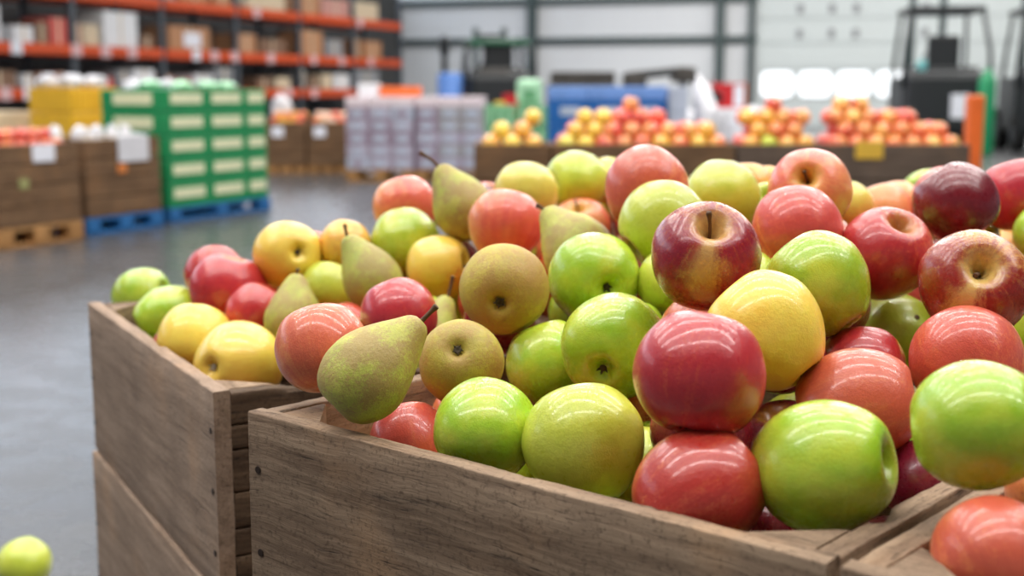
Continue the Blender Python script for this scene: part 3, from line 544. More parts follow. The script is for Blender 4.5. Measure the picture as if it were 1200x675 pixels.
def pear_mesh(L, seed, mats, n=44):
    k = L/1.72
    P = [(0, -.78), (.10, -.80), (.18, -.86), (.30, -.905), (.50, -.87), (.76, -.68), (.94, -.34), (1.0, .02), (.95, .36*k), (.82, .70*k), (.64, 1.02*k), (.49, 1.28*k), (.385, 1.47*k), (.29, 1.62*k), (.16, 1.71*k), (.07, 1.70*k), (0, 1.67*k)]
    off = Vector((seed*5.3, seed*2.1, seed*1.3)); rs = random.Random(seed); bx, by = rs.uniform(-.07, .07), rs.uniform(-.07, .07)
    def fn(v, a, u):
        kk = 1 + .045*noise.noise(v*.95+off) + .016*noise.noise(v*2.4+off)
        t = max(0, v.z)/L
        return Vector((v.x*kk + bx*t*t*2, v.y*kk + by*t*t*2, v.z))
    b = MB(); b.lathe(catmull(P, 3), n, fn)
    return b.mesh('pear', mats), Vector((bx*2, by*2, 1.66*k))
def pear_calyx():
    b = MB(); b.lathe([(0, -.80), (.06, -.815), (.10, -.86), (.07, -.875), (.03, -.85), (0, -.845)], 12)
    for k in range(5):
        a = 6.283*k/5; d = Vector((math.cos(a), math.sin(a), 0)); s = Vector((-d.y, d.x, 0))
        p = d*.07 + Vector((0, 0, -.85))
        b.add([p-s*.03, p+s*.03, p+d*.08+Vector((0, 0, -.04)), p+d*.03+Vector((0, 0, -.055))], [[0, 1, 2], [0, 3, 1], [1, 3, 2], [0, 2, 3]])
    return b.mesh('calyx', M['calyx'])
PCAL = pear_calyx()
for i, (kind, loc, r, tip, send, label) in enumerate(PEARS):
    ax = Vector(tip) - Vector(loc); L = max(1.25, ax.length/r)
    me, top = pear_mesh(L, i+3, M[kind])
    o = link(bpy.data.objects.new('pear', me))
    mw = frame(ax, (i*53) % 360, loc, r, .885); o.matrix_world = mw
    tag(o, label, 'pear')
    link(bpy.data.objects.new('calyx', PCAL), o)
    inv = mw.inverted()
    e = inv @ Vector(send) if send else top + Vector((.1, .05, .35))
    if (e-top).length > .85: e = top + (e-top).normalized()*.85
    side = Vector((e.x-top.x, e.y-top.y, 0))*.25
    P = [top + (e-top)*t - side*math.sin(t*math.pi)*.6 for t in (-.08, .12, .3, .5, .7, .85, .95, 1.0)]
    b = MB(); b.tube(P, [.075, .062, .055, .052, .056, .066, .078, .07], 9)
    link(b.build('stem', M['stem']), None) if False else b.build('stem', M['stem'], o)

# fruit under the surface of the heap, seen only through the gaps
UM = {k: apple_mesh(j % 4, 90+j, M[k], 28, 2)[0] for j, k in enumerate(('red', 'green', 'dark', 'yellow', 'redpink', 'ygreen'))}
rs = random.Random(11)
heap = bmesh.new(); HK = ['red', 'green', 'dark', 'yellow', 'redpink', 'ygreen']
for i, (x, y, z, r, seen) in enumerate(UNDER):
    kind = rs.choice(['red', 'green', 'dark', 'dark', 'ygreen', 'red']) if seen else rs.choice(['red', 'green', 'yellow', 'redpink'])  # glimpsed fruit gets darker skins, standing in for shade in the gaps
    mw = frame((rs.uniform(-.6, .6), rs.uniform(-.6, .6), 1), rs.uniform(0, 360), (x, y, z), r, .92)
    if not seen:
        t = bmesh.new(); t.from_mesh(UM[kind]); t.transform(mw); t.verts.index_update()
        vs = [heap.verts.new(v.co) for v in t.verts]
        for f in t.faces:
            q = heap.faces.new([vs[v.index] for v in f.verts]); q.smooth = True; q.material_index = HK.index(kind)
        t.free(); continue
    o = link(bpy.data.objects.new('apple', UM[kind])); o.matrix_world = mw
    word = {'red': 'red', 'green': 'green', 'dark': 'maroon', 'ygreen': 'yellow-green', 'redpink': 'coral', 'yellow': 'yellow'}[kind]
    tag(o, f'{word} apple buried in the heap, at most glimpsed through dark gaps', 'apple', f'{word} apples buried in the heap')

me = bpy.data.meshes.new('apples'); heap.to_mesh(me); heap.free()
for k_ in HK: me.materials.append(M[k_ if k_ not in ('green', 'ygreen', 'yellow') else k_])
tag(link(bpy.data.objects.new('apples', me)), 'apples filling the crates beneath the fruit on top', 'apples', None, 'stuff')

# the fallen apple on the floor
me, _ = apple_mesh(0, 77, M['ygreen'])
o = link(bpy.data.objects.new('apple', me)); fp_ = at(28, 661, 2.33)
RA = .0495
o.matrix_world = frame((.4, .8, .5), 20, (fp_.x, fp_.y, RA*.97), RA, .96)
link(bpy.data.objects.new('stem', STEMS[1]), o); link(bpy.data.objects.new('calyx', CALYX[0]), o)
tag(o, 'fallen yellow-green apple lying alone on the concrete floor', 'apple')

# ---------------------------------------------------------------- crates
def board(L, H, T, seed, m, name, parent, loc, ang, chips=1.0, slats=0):
    """weathered board: length along local x, T thick along y, H tall along z, edges worn"""
    b = MB(); rs = random.Random(seed); off = Vector((seed*3.7, seed*1.9, 0))
    pieces = [(0, H)] if not slats else []
    if slats:
        z = 0; hs = [rs.uniform(.7, 1.3) for _ in range(slats)]; tot = sum(hs)
        for h in hs:
            hh = H*h/tot; pieces.append((z+.0008, hh-.0016)); z += hh
    for (z0, h) in pieces:
        n = max(8, int(L/.006)); rings = []
        bv = .0014
        sec = []
        for (sy, sz) in ((-1, -1), (1, -1), (1, 1), (-1, 1)):
            cy, cz = sy*(T/2-bv), (z0+bv if sz < 0 else z0+h-bv)
            a0 = math.atan2(sz, sy)
            for da in (-.7, 0, .7): sec.append((cy+bv*1.2*math.cos(a0+da), cz+bv*1.2*math.sin(a0+da), sy, sz))
        nz_ = 6
        full = []
        for q in range(len(sec)):
            full.append(sec[q])
            if q % 3 == 2:
                a, c = sec[q], sec[(q+1) % len(sec)]
                if abs(a[1]-c[1]) > .02:
                    for w in range(1, nz_): t = w/nz_; full.append((a[0]+(c[0]-a[0])*t, a[1]+(c[1]-a[1])*t, a[2], 0))
        for i in range(n+1):
            x = -L/2 + L*i/n; ring = []
            for (y, z, sy, sz) in full:
                p = Vector((x, y, z))
                wv = noise.noise(Vector((x*14, y*60, z*9))+off)*.0009 + noise.noise(Vector((x*70, y*90, z*60))+off)*.0006
                ny = y + (1 if y > 0 else -1)*wv*.8
                nz = z
                if sz > 0:
                    e = noise.noise(Vector((x*18, sy*3, 0))+off)*.0006 + noise.noise(Vector((x*150, sy*7, 1))+off)*.0006
                    ch = max(0, noise.noise(Vector((x*19, sy*11, 5))+off)-.36)*.016*chips
                    nz += e - ch*(1 if sy < 0 else .6)
                    ny -= sy*ch*.5
                ring.append(Vector((x + ((noise.noise(Vector((z*60, y*80, seed))))*.0014 if i in (0, n) else 0), ny, nz)))
            rings.append(ring)
        k = len(full); vs = [v for r_ in rings for v in r_]
        fs = [[i*k+j, i*k+(j+1) % k, (i+1)*k+(j+1) % k, (i+1)*k+j] for i in range(n) for j in range(k)]
        fs += [list(range(k))[::-1], list(range(n*k, n*k+k))]
        bvs = b.add(vs, fs, True)
    me = b.mesh(name, m)
    o = link(bpy.data.objects.new(name, me), parent)
    o.location = loc; o.rotation_euler = (0, 0, ang)
    md = o.modifiers.new('flat', 'EDGE_SPLIT'); md.split_angle = R(40); md.use_edge_sharp = False
    return o

def make_crate(key, corner, a, LA, b_, LB, ztop, H, label, long_first=True, seed=1, mats=('wood', 'wood'), nails=True, slats_end=0):
    """open box: long boards run the whole length, end boards sit between them"""
    a = Vector((*a, 0)); b_ = Vector((*b_, 0)); T = .016
    c = Vector((*corner, ztop-H))
    root = empty('wooden_crate', c, math.atan2(a.y, a.x))
    flip = 1 if (a.x*b_.y - a.y*b_.x) > 0 else -1
    tag(root, label, 'crate')
    P = lambda u, v, z=0: Vector((u, flip*v, z))
    ch = []
    ch.append(board(LA, H, T, seed, M[mats[0]], 'side_panel', root, P(LA/2, T/2), 0))
    ch.append(board(LA, H, T, seed+1, M[mats[0]], 'side_panel', root, P(LA/2, LB-T/2), 0))
    Li = LB-2*T-.002
    for k, u in enumerate((T/2+.0005, LA-T/2-.0005)):
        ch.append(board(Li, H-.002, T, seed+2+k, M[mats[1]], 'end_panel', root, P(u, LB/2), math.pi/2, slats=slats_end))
    fb = MB(); fb.box((LA/2, flip*LB/2, .008), (LA-2*T-.002, LB-2*T-.002, .012), .002); ch.append(fb.build('floor_panel', M['wood'], root))
    q = .052
    for k, (u, su, v, sv) in enumerate(((T, 1, T, 1), (LA-T, -1, T, 1), (T, 1, LB-T, -1), (LA-T, -1, LB-T, -1))):
        pb = MB(); e = .0012
        poly = [(u+su*e, flip*(v+sv*e)), (u+su*q, flip*(v+sv*e)), (u+su*q*.86, flip*(v+sv*q*.16)), (u+su*q*.16, flip*(v+sv*q*.86)), (u+su*e, flip*(v+sv*q))]
        pb.prism(poly, .015, H-.0025)
        bmesh.ops.bevel(pb.bm, geom=[x for x in pb.bm.edges if all(v_.co.z > H-.0035 for v_ in x.verts)], offset=.0015, segments=2, affect='EDGES')
        ch.append(pb.build('corner_post', M['wood'], root))
    if nails:
        for uu in (.012, LA-.012):
            for zz in (.19, .5, .8):
                nb = MB(); nb.tube([(uu, -flip*.0012, H*zz), (uu, flip*.004, H*zz)], [.0032, .0032], 10)
                ch.append(nb.build('nail', M['nail'], root))
    kids(root, *ch)
    return root

CL = {
 'F': 'front weathered crate whose long board faces us, heaped with apples and pears',
 'R': 'weathered crate at the bottom right corner, holding the two nearest coral apples',
 'L': 'weathered crate on the left, topmost of its stack, its bare side board facing left',
 'F1': 'crate directly behind the front crate, hidden under the heap of fruit',
 'R1': 'crate behind the bottom right crate, hidden under striped apples',
 'F2': 'crate at the back of the heap under the dimpled pink apple',
 'R2': 'crate at the back right of the heap under the maroon apple',
 'C': 'crate at the back of the heap under the top yellow and green apples',
}
crates = {}
for i, (k, (c, a, LA, b_, LB, zt)) in enumerate(CRATES.items()):
    H = zt-.41 if zt > .63 else .203
    if k == 'L': mats, se = ('wood_pale', 'wood_end_shade'), 6
    else: mats, se = ('wood', 'wood'), 0
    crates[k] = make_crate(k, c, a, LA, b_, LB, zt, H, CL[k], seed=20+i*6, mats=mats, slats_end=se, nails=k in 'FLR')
low = []
LN2 = {'L': ('crate under the top left one, its rim jutting out as a ledge', 'lowest crate of the left stack, resting on the floor'),
       'F': ('crate under the front crate', 'lowest crate under the front crate, on the floor'),
       'R': ('crate under the bottom right crate', 'lowest crate under the bottom right crate, on the floor'),
       'F1': ('crate under the one behind the front crate', 'lowest crate behind the front crate, on the floor'),
       'R1': ('crate under the one behind the bottom right crate', 'lowest crate behind the bottom right crate, on the floor'),
       'F2': ('crate under the back middle crate of the heap', 'lowest crate under the back middle of the heap, on the floor'),
       'R2': ('crate under the back right crate of the heap', 'lowest crate under the back right of the heap, on the floor'),
       'C': ('crate under the back left crate of the heap', 'lowest crate under the back left of the heap, on the floor')}
for k in LN2:
    c, a, LA, b_, LB, zt = CRATES[k]
    for j, lab in enumerate(LN2[k]):
        d = (-.004 if k == 'L' and j == 0 else 0)
        c2 = (c[0]+b_[0]*d, c[1]+b_[1]*d)
        t = make_crate(k, c2, a, LA, b_, LB, .4075-.204*j, .2015, lab, seed=80+j*9+len(low), mats=('wood_pale', 'wood_end_shade') if k == 'L' else ('wood', 'wood'), slats_end=5 if k == 'L' else 0, nails=(k == 'L'))
        low.append(t)

# ---------------------------------------------------------------- the hall
def structure(o): o['kind'] = 'structure'; return o
# floor
m, nt, b = mat('polished concrete'); g = G(nt)
co = g.obj(); xyz = g.sep(co)
n1 = g.noise(co, .55, 5, .6); n2 = g.noise(co, 6.0, 6, .65); n3 = g.noise(co, .16, 2)
c = g.mix(g.ramp(n1, .3, .7), srgb(68, 68, 69), srgb(82, 83, 86))
c = g.mix(g.ramp(n2, .35, .7, 0, .35), c, srgb(62, 62, 63))
def seam(dirv, off, step):
    d = g.vmath('DOT_PRODUCT', co, dirv)
    q = g.math('ABSOLUTE', g.math('SUBTRACT', g.math('FRACT', g.math('ADD', g.math('DIVIDE', g.math('SUBTRACT', d, off), step), .5)), .5))
    return g.ramp(q, .012/step, .005/step)
nv = Vector((.42, .9075, 0)).normalized()
p0 = at(0, 520, 1); p0 = Vector((0, 0, .9)) + (p0-Vector((0, 0, .9)))*(.9/(.9-p0.z))
s1 = seam(tuple(nv), p0.dot(nv), 4.2); s2 = seam((nv.y, -nv.x, 0), -6.3, 4.2)
sm = g.math('MAXIMUM', s1, s2)
c = g.mix(g.math('MULTIPLY', sm, .75), c, srgb(62, 64, 68))
g.put(b.inputs['Base Color'], c)
g.put(b.inputs['Roughness'], g.ramp(n2, .2, .8, .20, .34)); b.inputs['Specular IOR Level'].default_value = .6
g.put(b.inputs['Normal'], g.bump(g.math('ADD', n2, g.math('MULTIPLY', sm, -1.0)), .06, .01))
fb = MB(); fb.box((4, 16, -.05), (60, 56, .1)); structure(fb.build('floor', m))

def fp(px, py):
    d = at(px, py, 1) - Vector((0, 0, CAMZ)); return Vector((0, 0, CAMZ)) + d*(-CAMZ/d.z)

# walls
m, nt, b = mat('wall panel'); g = G(nt); co = g.obj(); xyz = g.sep(co)
rib = g.math('FRACT', g.math('MULTIPLY', xyz[0], 3.3))
c = g.mix(g.ramp(rib, .06, .0, 0, .25), srgb(226, 229, 232), srgb(186, 190, 196))
c = g.mix(g.ramp(g.noise(co, .7, 4), .4, .7, 0, .25), c, srgb(208, 210, 214))
g.put(b.inputs['Base Color'], c); b.inputs['Roughness'].default_value = .55
WALL = m
M['wall_dark'] = plain('dark wall cladding', srgb(78, 78, 78), .8, vary=.1, scale=1)
WA = R(-15); WD = Vector((math.cos(WA), math.sin(WA), 0)); WO = Vector((.93, 35, 0)); WN = Vector((WD.y, -WD.x, 0))  # WN looks at the camera
def wall_s(px, d=0.0):
    k = (px-600)/1500*.9883; o = WO + WN*d
    return (k*o.y - o.x)/(WD.x - k*WD.y)
def wall_pt(px, py, d=0.0):
    p = WO + WN*d + WD*wall_s(px, d); dirv = at(px, py, 1) - Vector((0, 0, CAMZ))
    return Vector((p.x, p.y, CAMZ + dirv.z/dirv.y*p.y))
H_ = 7.2
wb = MB(); wb.box((7, .1, H_/2), (42, .2, H_)); o = structure(wb.build('wall_back', WALL)); o.location = WO; o.rotation_euler = (0, 0, WA)
def on_wall(name, px0, px1, py0, py1, depth, mt, d=0.0, ref=None):
    """a member standing on the back wall between two photo columns and two heights"""
    xr = ref or (px0+px1)/2
    z1, z0 = wall_pt(xr, py0, d).z, wall_pt(xr, py1, d).z
    s0, s1 = wall_s(px0, d), wall_s(px1, d)
    b = MB(); b.box(((s0+s1)/2, -depth/2-d, (z0+z1)/2), (s1-s0, depth, z1-z0), .01)
    o = structure(b.build(name, mt)); o.location = WO; o.rotation_euler = (0, 0, WA); return o, s0, s1, z0, z1
zg = [wall_pt(640, 48).z, wall_pt(640, 2).z]; zg.append(zg[1]*2-zg[0]); zg.append(zg[2]*2-zg[1]); zg.append(.95-.2)
k = 1
for z in zg[:4]:
    b = MB(); b.box((1.0, -.07, z), (wall_s(879)+ -wall_s(380) if False else 20, .12, .17), .01)
    o = structure(b.build(f'trim_{k}', M['darksteel'])); o.location = WO; o.rotation_euler = (0, 0, WA); k += 1
def column_at(px, w):
    global k
    s = wall_s(px); b = MB()
    b.box((s, -.16-.09, H_/2), (w, .03, H_)); b.box((s, -.16+.11, H_/2), (w, .03, H_)); b.box((s, -.15, H_/2), (.04, .2, H_))
    o = structure(b.build(f'trim_{k}', M['darksteel'])); o.location = WO; o.rotation_euler = (0, 0, WA); k += 1
column_at(455, .16); column_at(625, .24); column_at(843, .22); column_at(879, .15)

# roll-up door with a row of windows
s0, s1 = wall_s(886), wall_s(1330)
door = MB()
secs = []; z = .02; sech = .66
zw0, zw1 = wall_pt(960, 114).z, wall_pt(960, 83).z
zb = [0.0, zw0-.05, zw1+.06]
while zb[-1] < 5.2: zb.append(zb[-1]+.62)
DOOR = plain('door panel', srgb(204, 212, 212), .5, vary=.03)
for z0, z1 in zip(zb, zb[1:]): door.box(((s0+s1)/2, -.11, (z0+z1)/2), (s1-s0, .06, z1-z0-.018), .012)
door.box(((s0+s1)/2, -.075, zb[-1]/2), (s1-s0, .03, zb[-1]-.02))
do = structure(door.build('door_1', DOOR)); do.location = WO; do.rotation_euler = (0, 0, WA)
PANE = emit('daylit pane', (.93, .97, 1.0), .95)
pit = wall_s(930)-wall_s(886); nwin = 4
for i in range(nwin):
    cx = s0 + .06 + pit*(i+.5); w, h, r = pit*.87, zw1-zw0, .16
    def rr(w, h, r, n=6):
        return [(sx*(w/2-r)+r*math.cos(a0+t*math.pi/2/n), sy*(h/2-r)+r*math.sin(a0+t*math.pi/2/n)) for (sx, sy, a0) in ((1, 1, 0), (-1, 1, math.pi/2), (-1, -1, math.pi), (1, -1, 1.5*math.pi)) for t in range(n+1)]
    MX = Matrix(((1, 0, 0, cx), (0, 0, -1, 0), (0, 1, 0, (zw0+zw1)/2), (0, 0, 0, 1)))
    wb = MB(); wb.prism(rr(w, h, r), .142, .150, MX); wb.build('pane', PANE, do)
    fr_ = MB(); A, B = rr(w+.05, h+.05, r+.02), rr(w, h, r); n = len(A)
    vs = [MX @ Vector((*p, .141)) for p in A] + [MX @ Vector((*p, .141)) for p in B] + [MX @ Vector((*p, .158)) for p in A] + [MX @ Vector((*p, .158)) for p in B]
    fr_.add(vs, [[2*n+j, 2*n+(j+1) % n, 3*n+(j+1) % n, 3*n+j] for j in range(n)] + [[j, (j+1) % n, 2*n+(j+1) % n, 2*n+j] for j in range(n)] + [[n+j, 3*n+j, 3*n+(j+1) % n, n+(j+1) % n] for j in range(n)] + [[j, n+j, n+(j+1) % n, (j+1) % n] for j in range(n)])
    fr_.build('window_frame', M['carton_grey'], do)
for px in (935, 972, 1000, 1080):
    for zz in (zb[3]+.25, zb[4]+.25):
        hb = MB(); hb.box((wall_s(px), -.15, zz), (.16, .03, .22), .01); hb.build('hinge_plate', M['carton_grey'], do)

# left wall behind the racks, with unseen glowing panels added above to brighten floor and hall
RA_ = math.atan2(.921, .391); RD = Vector((.391, .921, 0)).normalized(); RN = Vector((-RD.y, RD.x, 0)); RO = Vector((-7.9, 20, 0))
lb = MB(); lb.box((-2, 0, 1.75), (38, .2, 3.5)); lw = structure(lb.build('wall_left', M['wall_dark'])); lw.location = RO + RN*2.0; lw.rotation_euler = (0, 0, RA_)
ub = MB(); ub.box((-2, 0, 6.9), (38, .2, .6)); uw = structure(ub.build('trim_20', WALL)); uw.location = lw.location; uw.rotation_euler = lw.rotation_euler
PANEL_GLOW = emit('added panel glow', (.78, .87, 1.0), 2.2)
for j in range(9):
    x0 = -21 + j*4.22
    w_ = MB(); w_.box((x0+2.11, 0, 5.05), (4.1, .04, 3.0)); w_.box((x0+.03, 0, 5.05), (.08, .16, 3.08))
    o = structure(w_.build(f'window_{j+1}', PANEL_GLOW)); o.location = lw.location; o.rotation_euler = lw.rotation_euler
cb = MB(); cb.box((4, 16, H_+.1), (60, 56, .2)); structure(cb.build('ceiling', plain('white ceiling sheet', srgb(214, 216, 218), .7, vary=.03, scale=1)))

# ---------------------------------------------------------------- pallet racks
BAY = 2.3; PS = [1.64 + BAY*i for i in range(-2, 6)]
LEV = [.95, 1.66, 2.55]
rack = empty('pallet_rack', RO, RA_); tag(rack, 'tall pallet rack with orange beams and grey posts along the left wall', 'rack')
DEP = 1.0
for s in PS:
    for y in (0, DEP):
        b = MB(); b.box((s, y, 1.55), (.11, .08, 3.1), .006); b.build('post', M['steel'], rack)
    b = MB()
    b.tube([(s, DEP*(q % 2), .2+q*.55) for q in range(6)], .02, 6)
    b.build('brace', M['steel'], rack)
for z in LEV:
    for i in range(len(PS)-1):
        for y in (-.05, DEP+.05):
            b = MB(); b.box(((PS[i]+PS[i+1])/2, y, z-.085), (BAY-.115, .05, .17), .008); b.build('beam', M['orange'], rack)
        b = MB()
        for q in range(7): b.box((PS[i]+BAY*(q+.5)/7, DEP/2, z-.008), (BAY/7-.04, DEP+.02, .014))
        b.build('deck', M['deck'], rack)
def rack_s(px):
    kk = (px-600)/1500*.9883; return (kk*RO.y-RO.x)/(RD.x-kk*RD.y)
def rack_t(px): return (RO + RD*rack_s(px)).y*.988
PINKTAG = plain('pinkish price tag', srgb(216, 178, 180), .7)
for px, z, mm in ((18, 1.66, 'paper'), (88, 1.66, 0), (122, 1.66, 0), (153, 1.66, 0), (228, 1.66, 'paper'), (249, 1.66, 0), (273, 1.66, 0), (315, 1.66, 0), (365, 1.66, 0), (398, 1.66, 0), (432, 1.66, 0), (2, .95, 0), (30, .95, 'paper'), (335, .95, 0), (365, .95, 0), (300, 2.55, 0), (420, 2.55, 0)):
    b = MB(); b.box((rack_s(px), -.079, z-.085), (.24, .006, .2), .002); b.build('price_tag', M[mm] if mm else PINKTAG, rack)
# goods on the shelves
WORD = {'carton': 'brown cardboard', 'carton_dark': 'dark brown cardboard', 'carton_pale': 'pale cardboard', 'carton_white': 'white', 'carton_red': 'red', 'carton_grey': 'grey', 'carton_pink': 'pinkish'}
def carton(px0, px1, hpx, lev, mk, label=None, label_patch=False, y=.3, dep=.6):
    s0, s1 = rack_s(px0)+.02, rack_s(px1)-.02; t = rack_t((px0+px1)/2)
    lo_ = max(p_ for p_ in [PS[0]-BAY]+PS if p_ <= (s0+s1)/2)
    s0, s1 = max(s0, lo_+.085), min(s1, lo_+BAY-.085)
    h = hpx/1500*t; w = max(.12, s1-s0)
    b = MB(); b.box((0, 0, h/2), (w, dep, h), .012)
    o = b.build('carton', M[mk]); p = RO + RD*(s0+s1)/2 + RN*(y+.02)
    o.location = (p.x, p.y, LEV[lev]+.002); o.rotation_euler = (0, 0, RA_)
    f = MB(); f.box((0, -dep/2-.002, h/2), (.05, .003, h*.98)); f.box((0, 0, h+.001), (.05, dep*.96, .003)); f.build('tape', M['carton_pale'], o)
    if label_patch:
        f = MB(); f.box((w*.05, -dep/2-.005, h*.45), (w*.42, .003, h*.6)); f.build('label', M['paper'], o)
    sh = ('low', 'middle', 'upper', 'top')[lev]
    if label: tag(o, label, 'box')
    else: tag(o, f'{WORD[mk]} carton standing on the {sh} shelf of the pallet rack', 'box', f'{WORD[mk]} cartons on the {sh} rack shelf')
    return o
carton(-26, 7, 42, 1, 'carton_white', 'white carton at the far left end of the middle rack shelf')
carton(20, 45, 19, 1, 'carton_white', 'small white carton on the middle rack shelf, left of the red one')
carton(46, 62, 24, 1, 'carton_dark'); carton(63, 84, 30, 1, 'carton_red', 'red carton on the middle rack shelf')
carton(85, 100, 25, 1, 'carton_pink'); carton(101, 121, 24, 1, 'carton_pale')
carton(125, 166, 40, 1, 'carton_white', 'largest white carton on the middle rack shelf')
carton(168, 184, 14, 1, 'carton_dark')
carton(201, 250, 27, 1, 'carton', 'brown carton with a pale label on the middle rack shelf', True)
carton(261, 303, 22, 1, 'carton'); carton(306, 338, 17, 1, 'carton_dark'); carton(347, 381, 29, 1, 'carton'); carton(384, 404, 20, 1, 'carton_grey')
carton(405, 424, 22, 1, 'carton'); carton(428, 449, 20, 1, 'carton')
for a_, b__, h_, kk in ((-20, 20, 26, 'carton_dark'), (22, 60, 22, 'carton_grey'), (64, 84, 25, 'carton_dark'), (92, 130, 24, 'carton_grey'), (133, 170, 24, 'carton_grey'), (196, 212, 22, 'carton_grey'), (216, 250, 24, 'carton'), (254, 290, 22, 'carton'), (293, 338, 22, 'carton_pale'), (345, 378, 22, 'carton'), (380, 412, 20, 'carton_pink'), (414, 446, 20, 'carton_pale')): carton(a_, b__, h_, 2, kk)
for a_, b__, h_, kk in ((-20, 22, 20, 'carton_dark'), (28, 42, 16, 'carton_white'), (46, 64, 16, 'carton'), (66, 80, 18, 'carton_pink'), (106, 135, 12, 'carton_red'), (138, 156, 20, 'carton_grey'), (158, 184, 22, 'carton_white'), (190, 204, 15, 'carton_pink'), (205, 226, 10, 'carton_red'), (228, 252, 16, 'carton_white'), (254, 300, 24, 'carton_grey'), (302, 320, 13, 'carton_dark'), (324, 342, 13, 'carton_pale'), (345, 360, 22, 'carton_grey'), (364, 376, 13, 'carton_dark'), (378, 391, 17, 'carton_pale'), (393, 411, 17, 'carton_white'), (416, 446, 22, 'carton_grey')): carton(a_, b__, h_, 0, kk)

# ---------------------------------------------------------------- pallets, bins and goods
def frame_at(p, rz): return Matrix.Translation(p) @ Matrix.Rotation(rz, 4, 'Z')
def pallet(p, rz, L, W, H, mk, label, group=None):
    """origin at the near bottom corner, L along x, W along y"""
    root = empty('pallet', (p[0], p[1], 0), rz); tag(root, label, 'pallet', group)
    b = MB(); n = 7
    for i in range(n): b.box((L/2, W*(i+.5)/n, H-.011), (L, W/n*.8, .02), .003)
    b.build('deck', M[mk], root)
    for x in (.06, L/2, L-.06):
        for y in (.06, W/2, W-.06):
            q = MB(); q.box((x, y, H/2), (.115, .11, H-.046), .004); q.build('block', M[mk], root)
    for y in (.06, W/2, W-.06):
        q = MB(); q.box((L/2, y, .012), (L, .1, .022), .003); q.build('bottom_board', M[mk], root)
    return root
def wooden_bin(p, rz, L, W, z0, z1, planks, label, mk='bin_wood'):
    root = empty('wooden_bin', (p[0], p[1], z0), rz); tag(root, label, 'bin')
    h = z1-z0; T = .022
    def panel(nm, c, d, n):
        b = MB()
        for i in range(n): b.box((c[0], c[1], h*(i+.5)/n), (d[0], d[1], h/n-.007), .003)
        return b.build(nm, M[mk], root)
    panel('front_panel', (L/2, T/2), (L, T), planks); panel('back_panel', (L/2, W-T/2), (L, T), planks)
    panel('end_panel', (T/2, W/2), (T, W-2*T-.004), planks); panel('end_panel', (L-T/2, W/2), (T, W-2*T-.004), planks)
    b = MB(); b.box((L/2, W/2, .012), (L-2*T-.004, W-2*T-.004, .02)); b.build('floor_panel', M[mk], root)
    for x, y in ((T+.02, T+.022), (L-T-.02, T+.022), (T+.02, W-T-.022), (L-T-.02, W-T-.022)):
        b = MB(); b.box((x, y, (h-.15)/2+.024), (.034, .034, h-.15), .003); b.build('corner_post', M[mk], root)
    return root
def loc_of(p, rz, v):
    w = frame_at(Vector((p[0], p[1], 0)), rz) @ Vector(v); return w
def goods(name, p, rz, c, d, mk, label, cat, group=None, panels=(), bev=.008):
    """one box-like pack: c is its bottom centre in the frame of the pallet"""
    b = MB(); b.box((0, 0, d[2]/2), d, bev); o = b.build(name, M[mk])
    o.location = loc_of(p, rz, c); o.rotation_euler = (0, 0, rz); tag(o, label, cat, group)
    for (side, w, h, zc, xm, mk2, nm) in panels:
        q = MB()
        if side == 'f': q.box((d[0]*xm, -d[1]/2-.002, d[2]*zc), (d[0]*w, .004, d[2]*h))
        else: q.box((-d[0]/2-.002, d[1]*xm, d[2]*zc), (.004, d[1]*w, d[2]*h))
        q.build(nm, M[mk2], o)
    return o
def lump(name, p, size, mk, label, cat, group=None, seed=1, rz=0):
    t = bmesh.new(); bmesh.ops.create_icosphere(t, subdivisions=3, radius=1)
    off = Vector((seed*3.3, seed, 0))
    for v in t.verts:
        k_ = .92 + .36*noise.noise(v.co*1.9+off) + .2*noise.noise(v.co*4.5+off)
        q = v.co*k_; q.z = max(q.z, -.55); v.co = Vector((q.x*size[0], q.y*size[1], (q.z+.55)/1.5*size[2]))
    for f in t.faces: f.smooth = True
    me = bpy.data.meshes.new(name); t.to_mesh(me); t.free(); me.materials.append(M[mk])
    o = link(bpy.data.objects.new(name, me)); o.location = p; o.rotation_euler = (0, 0, rz); return tag(o, label, cat, group)

W64 = R(64); wv = Vector((math.cos(W64), math.sin(W64), 0)); nv_ = Vector((-wv.y, wv.x, 0))
# first slatted bin at the left edge
P1 = fp(100, 281) - wv*.66
pallet(P1, W64, .66, .6, .12, 'pallet', 'natural wood pallet under the leftmost slatted bin')
bin1 = wooden_bin(P1+wv*.01+nv_*.01, W64, .64, .58, .122, .60, 4, 'leftmost slatted bin on a natural wood pallet, pinkish fruit on top')
P2 = fp(104, 277.5)
pallet(P2, W64, .70, .6, .11, 'blue', 'blue pallet under the second slatted bin')
bin2 = wooden_bin(P2+wv*.01+nv_*.01, W64, .68, .58, .112, .605, 4, 'second slatted bin on a blue pallet with a white sheet over its edge')
def sticker(parent, name, L, x, z, w, h, mk):
    b = MB(); b.box((x, -.004, z), (w, .004, h), .001); return b.build(name, M[mk], parent)
sticker(bin1, 'paper_label', .64, .36, .42, .17, .10, 'paper'); sticker(bin1, 'sticker', .64, .20, .25, .07, .06, 'green_tag')
sticker(bin2, 'sticker', .68, .32, .30, .08, .06, 'orange_tag')
sh = MB(); sh.add([Vector((x, y, z)) for (x, y, z) in [(.28, -.012, .34), (.56, -.012, .34), (.56, -.012, .502), (.28, -.012, .502), (.28, .1, .512), (.56, .1, .512), (.28, -.016, .34), (.56, -.016, .34), (.56, -.016, .506), (.28, -.016, .506), (.28, .1, .516), (.56, .1, .516)]],
    [[0, 1, 2, 3], [3, 2, 5, 4], [6, 9, 8, 7], [9, 10, 11, 8], [0, 6, 7, 1], [4, 5, 11, 10], [0, 3, 9, 6], [3, 4, 10, 9], [1, 7, 8, 2], [2, 8, 11, 5]])
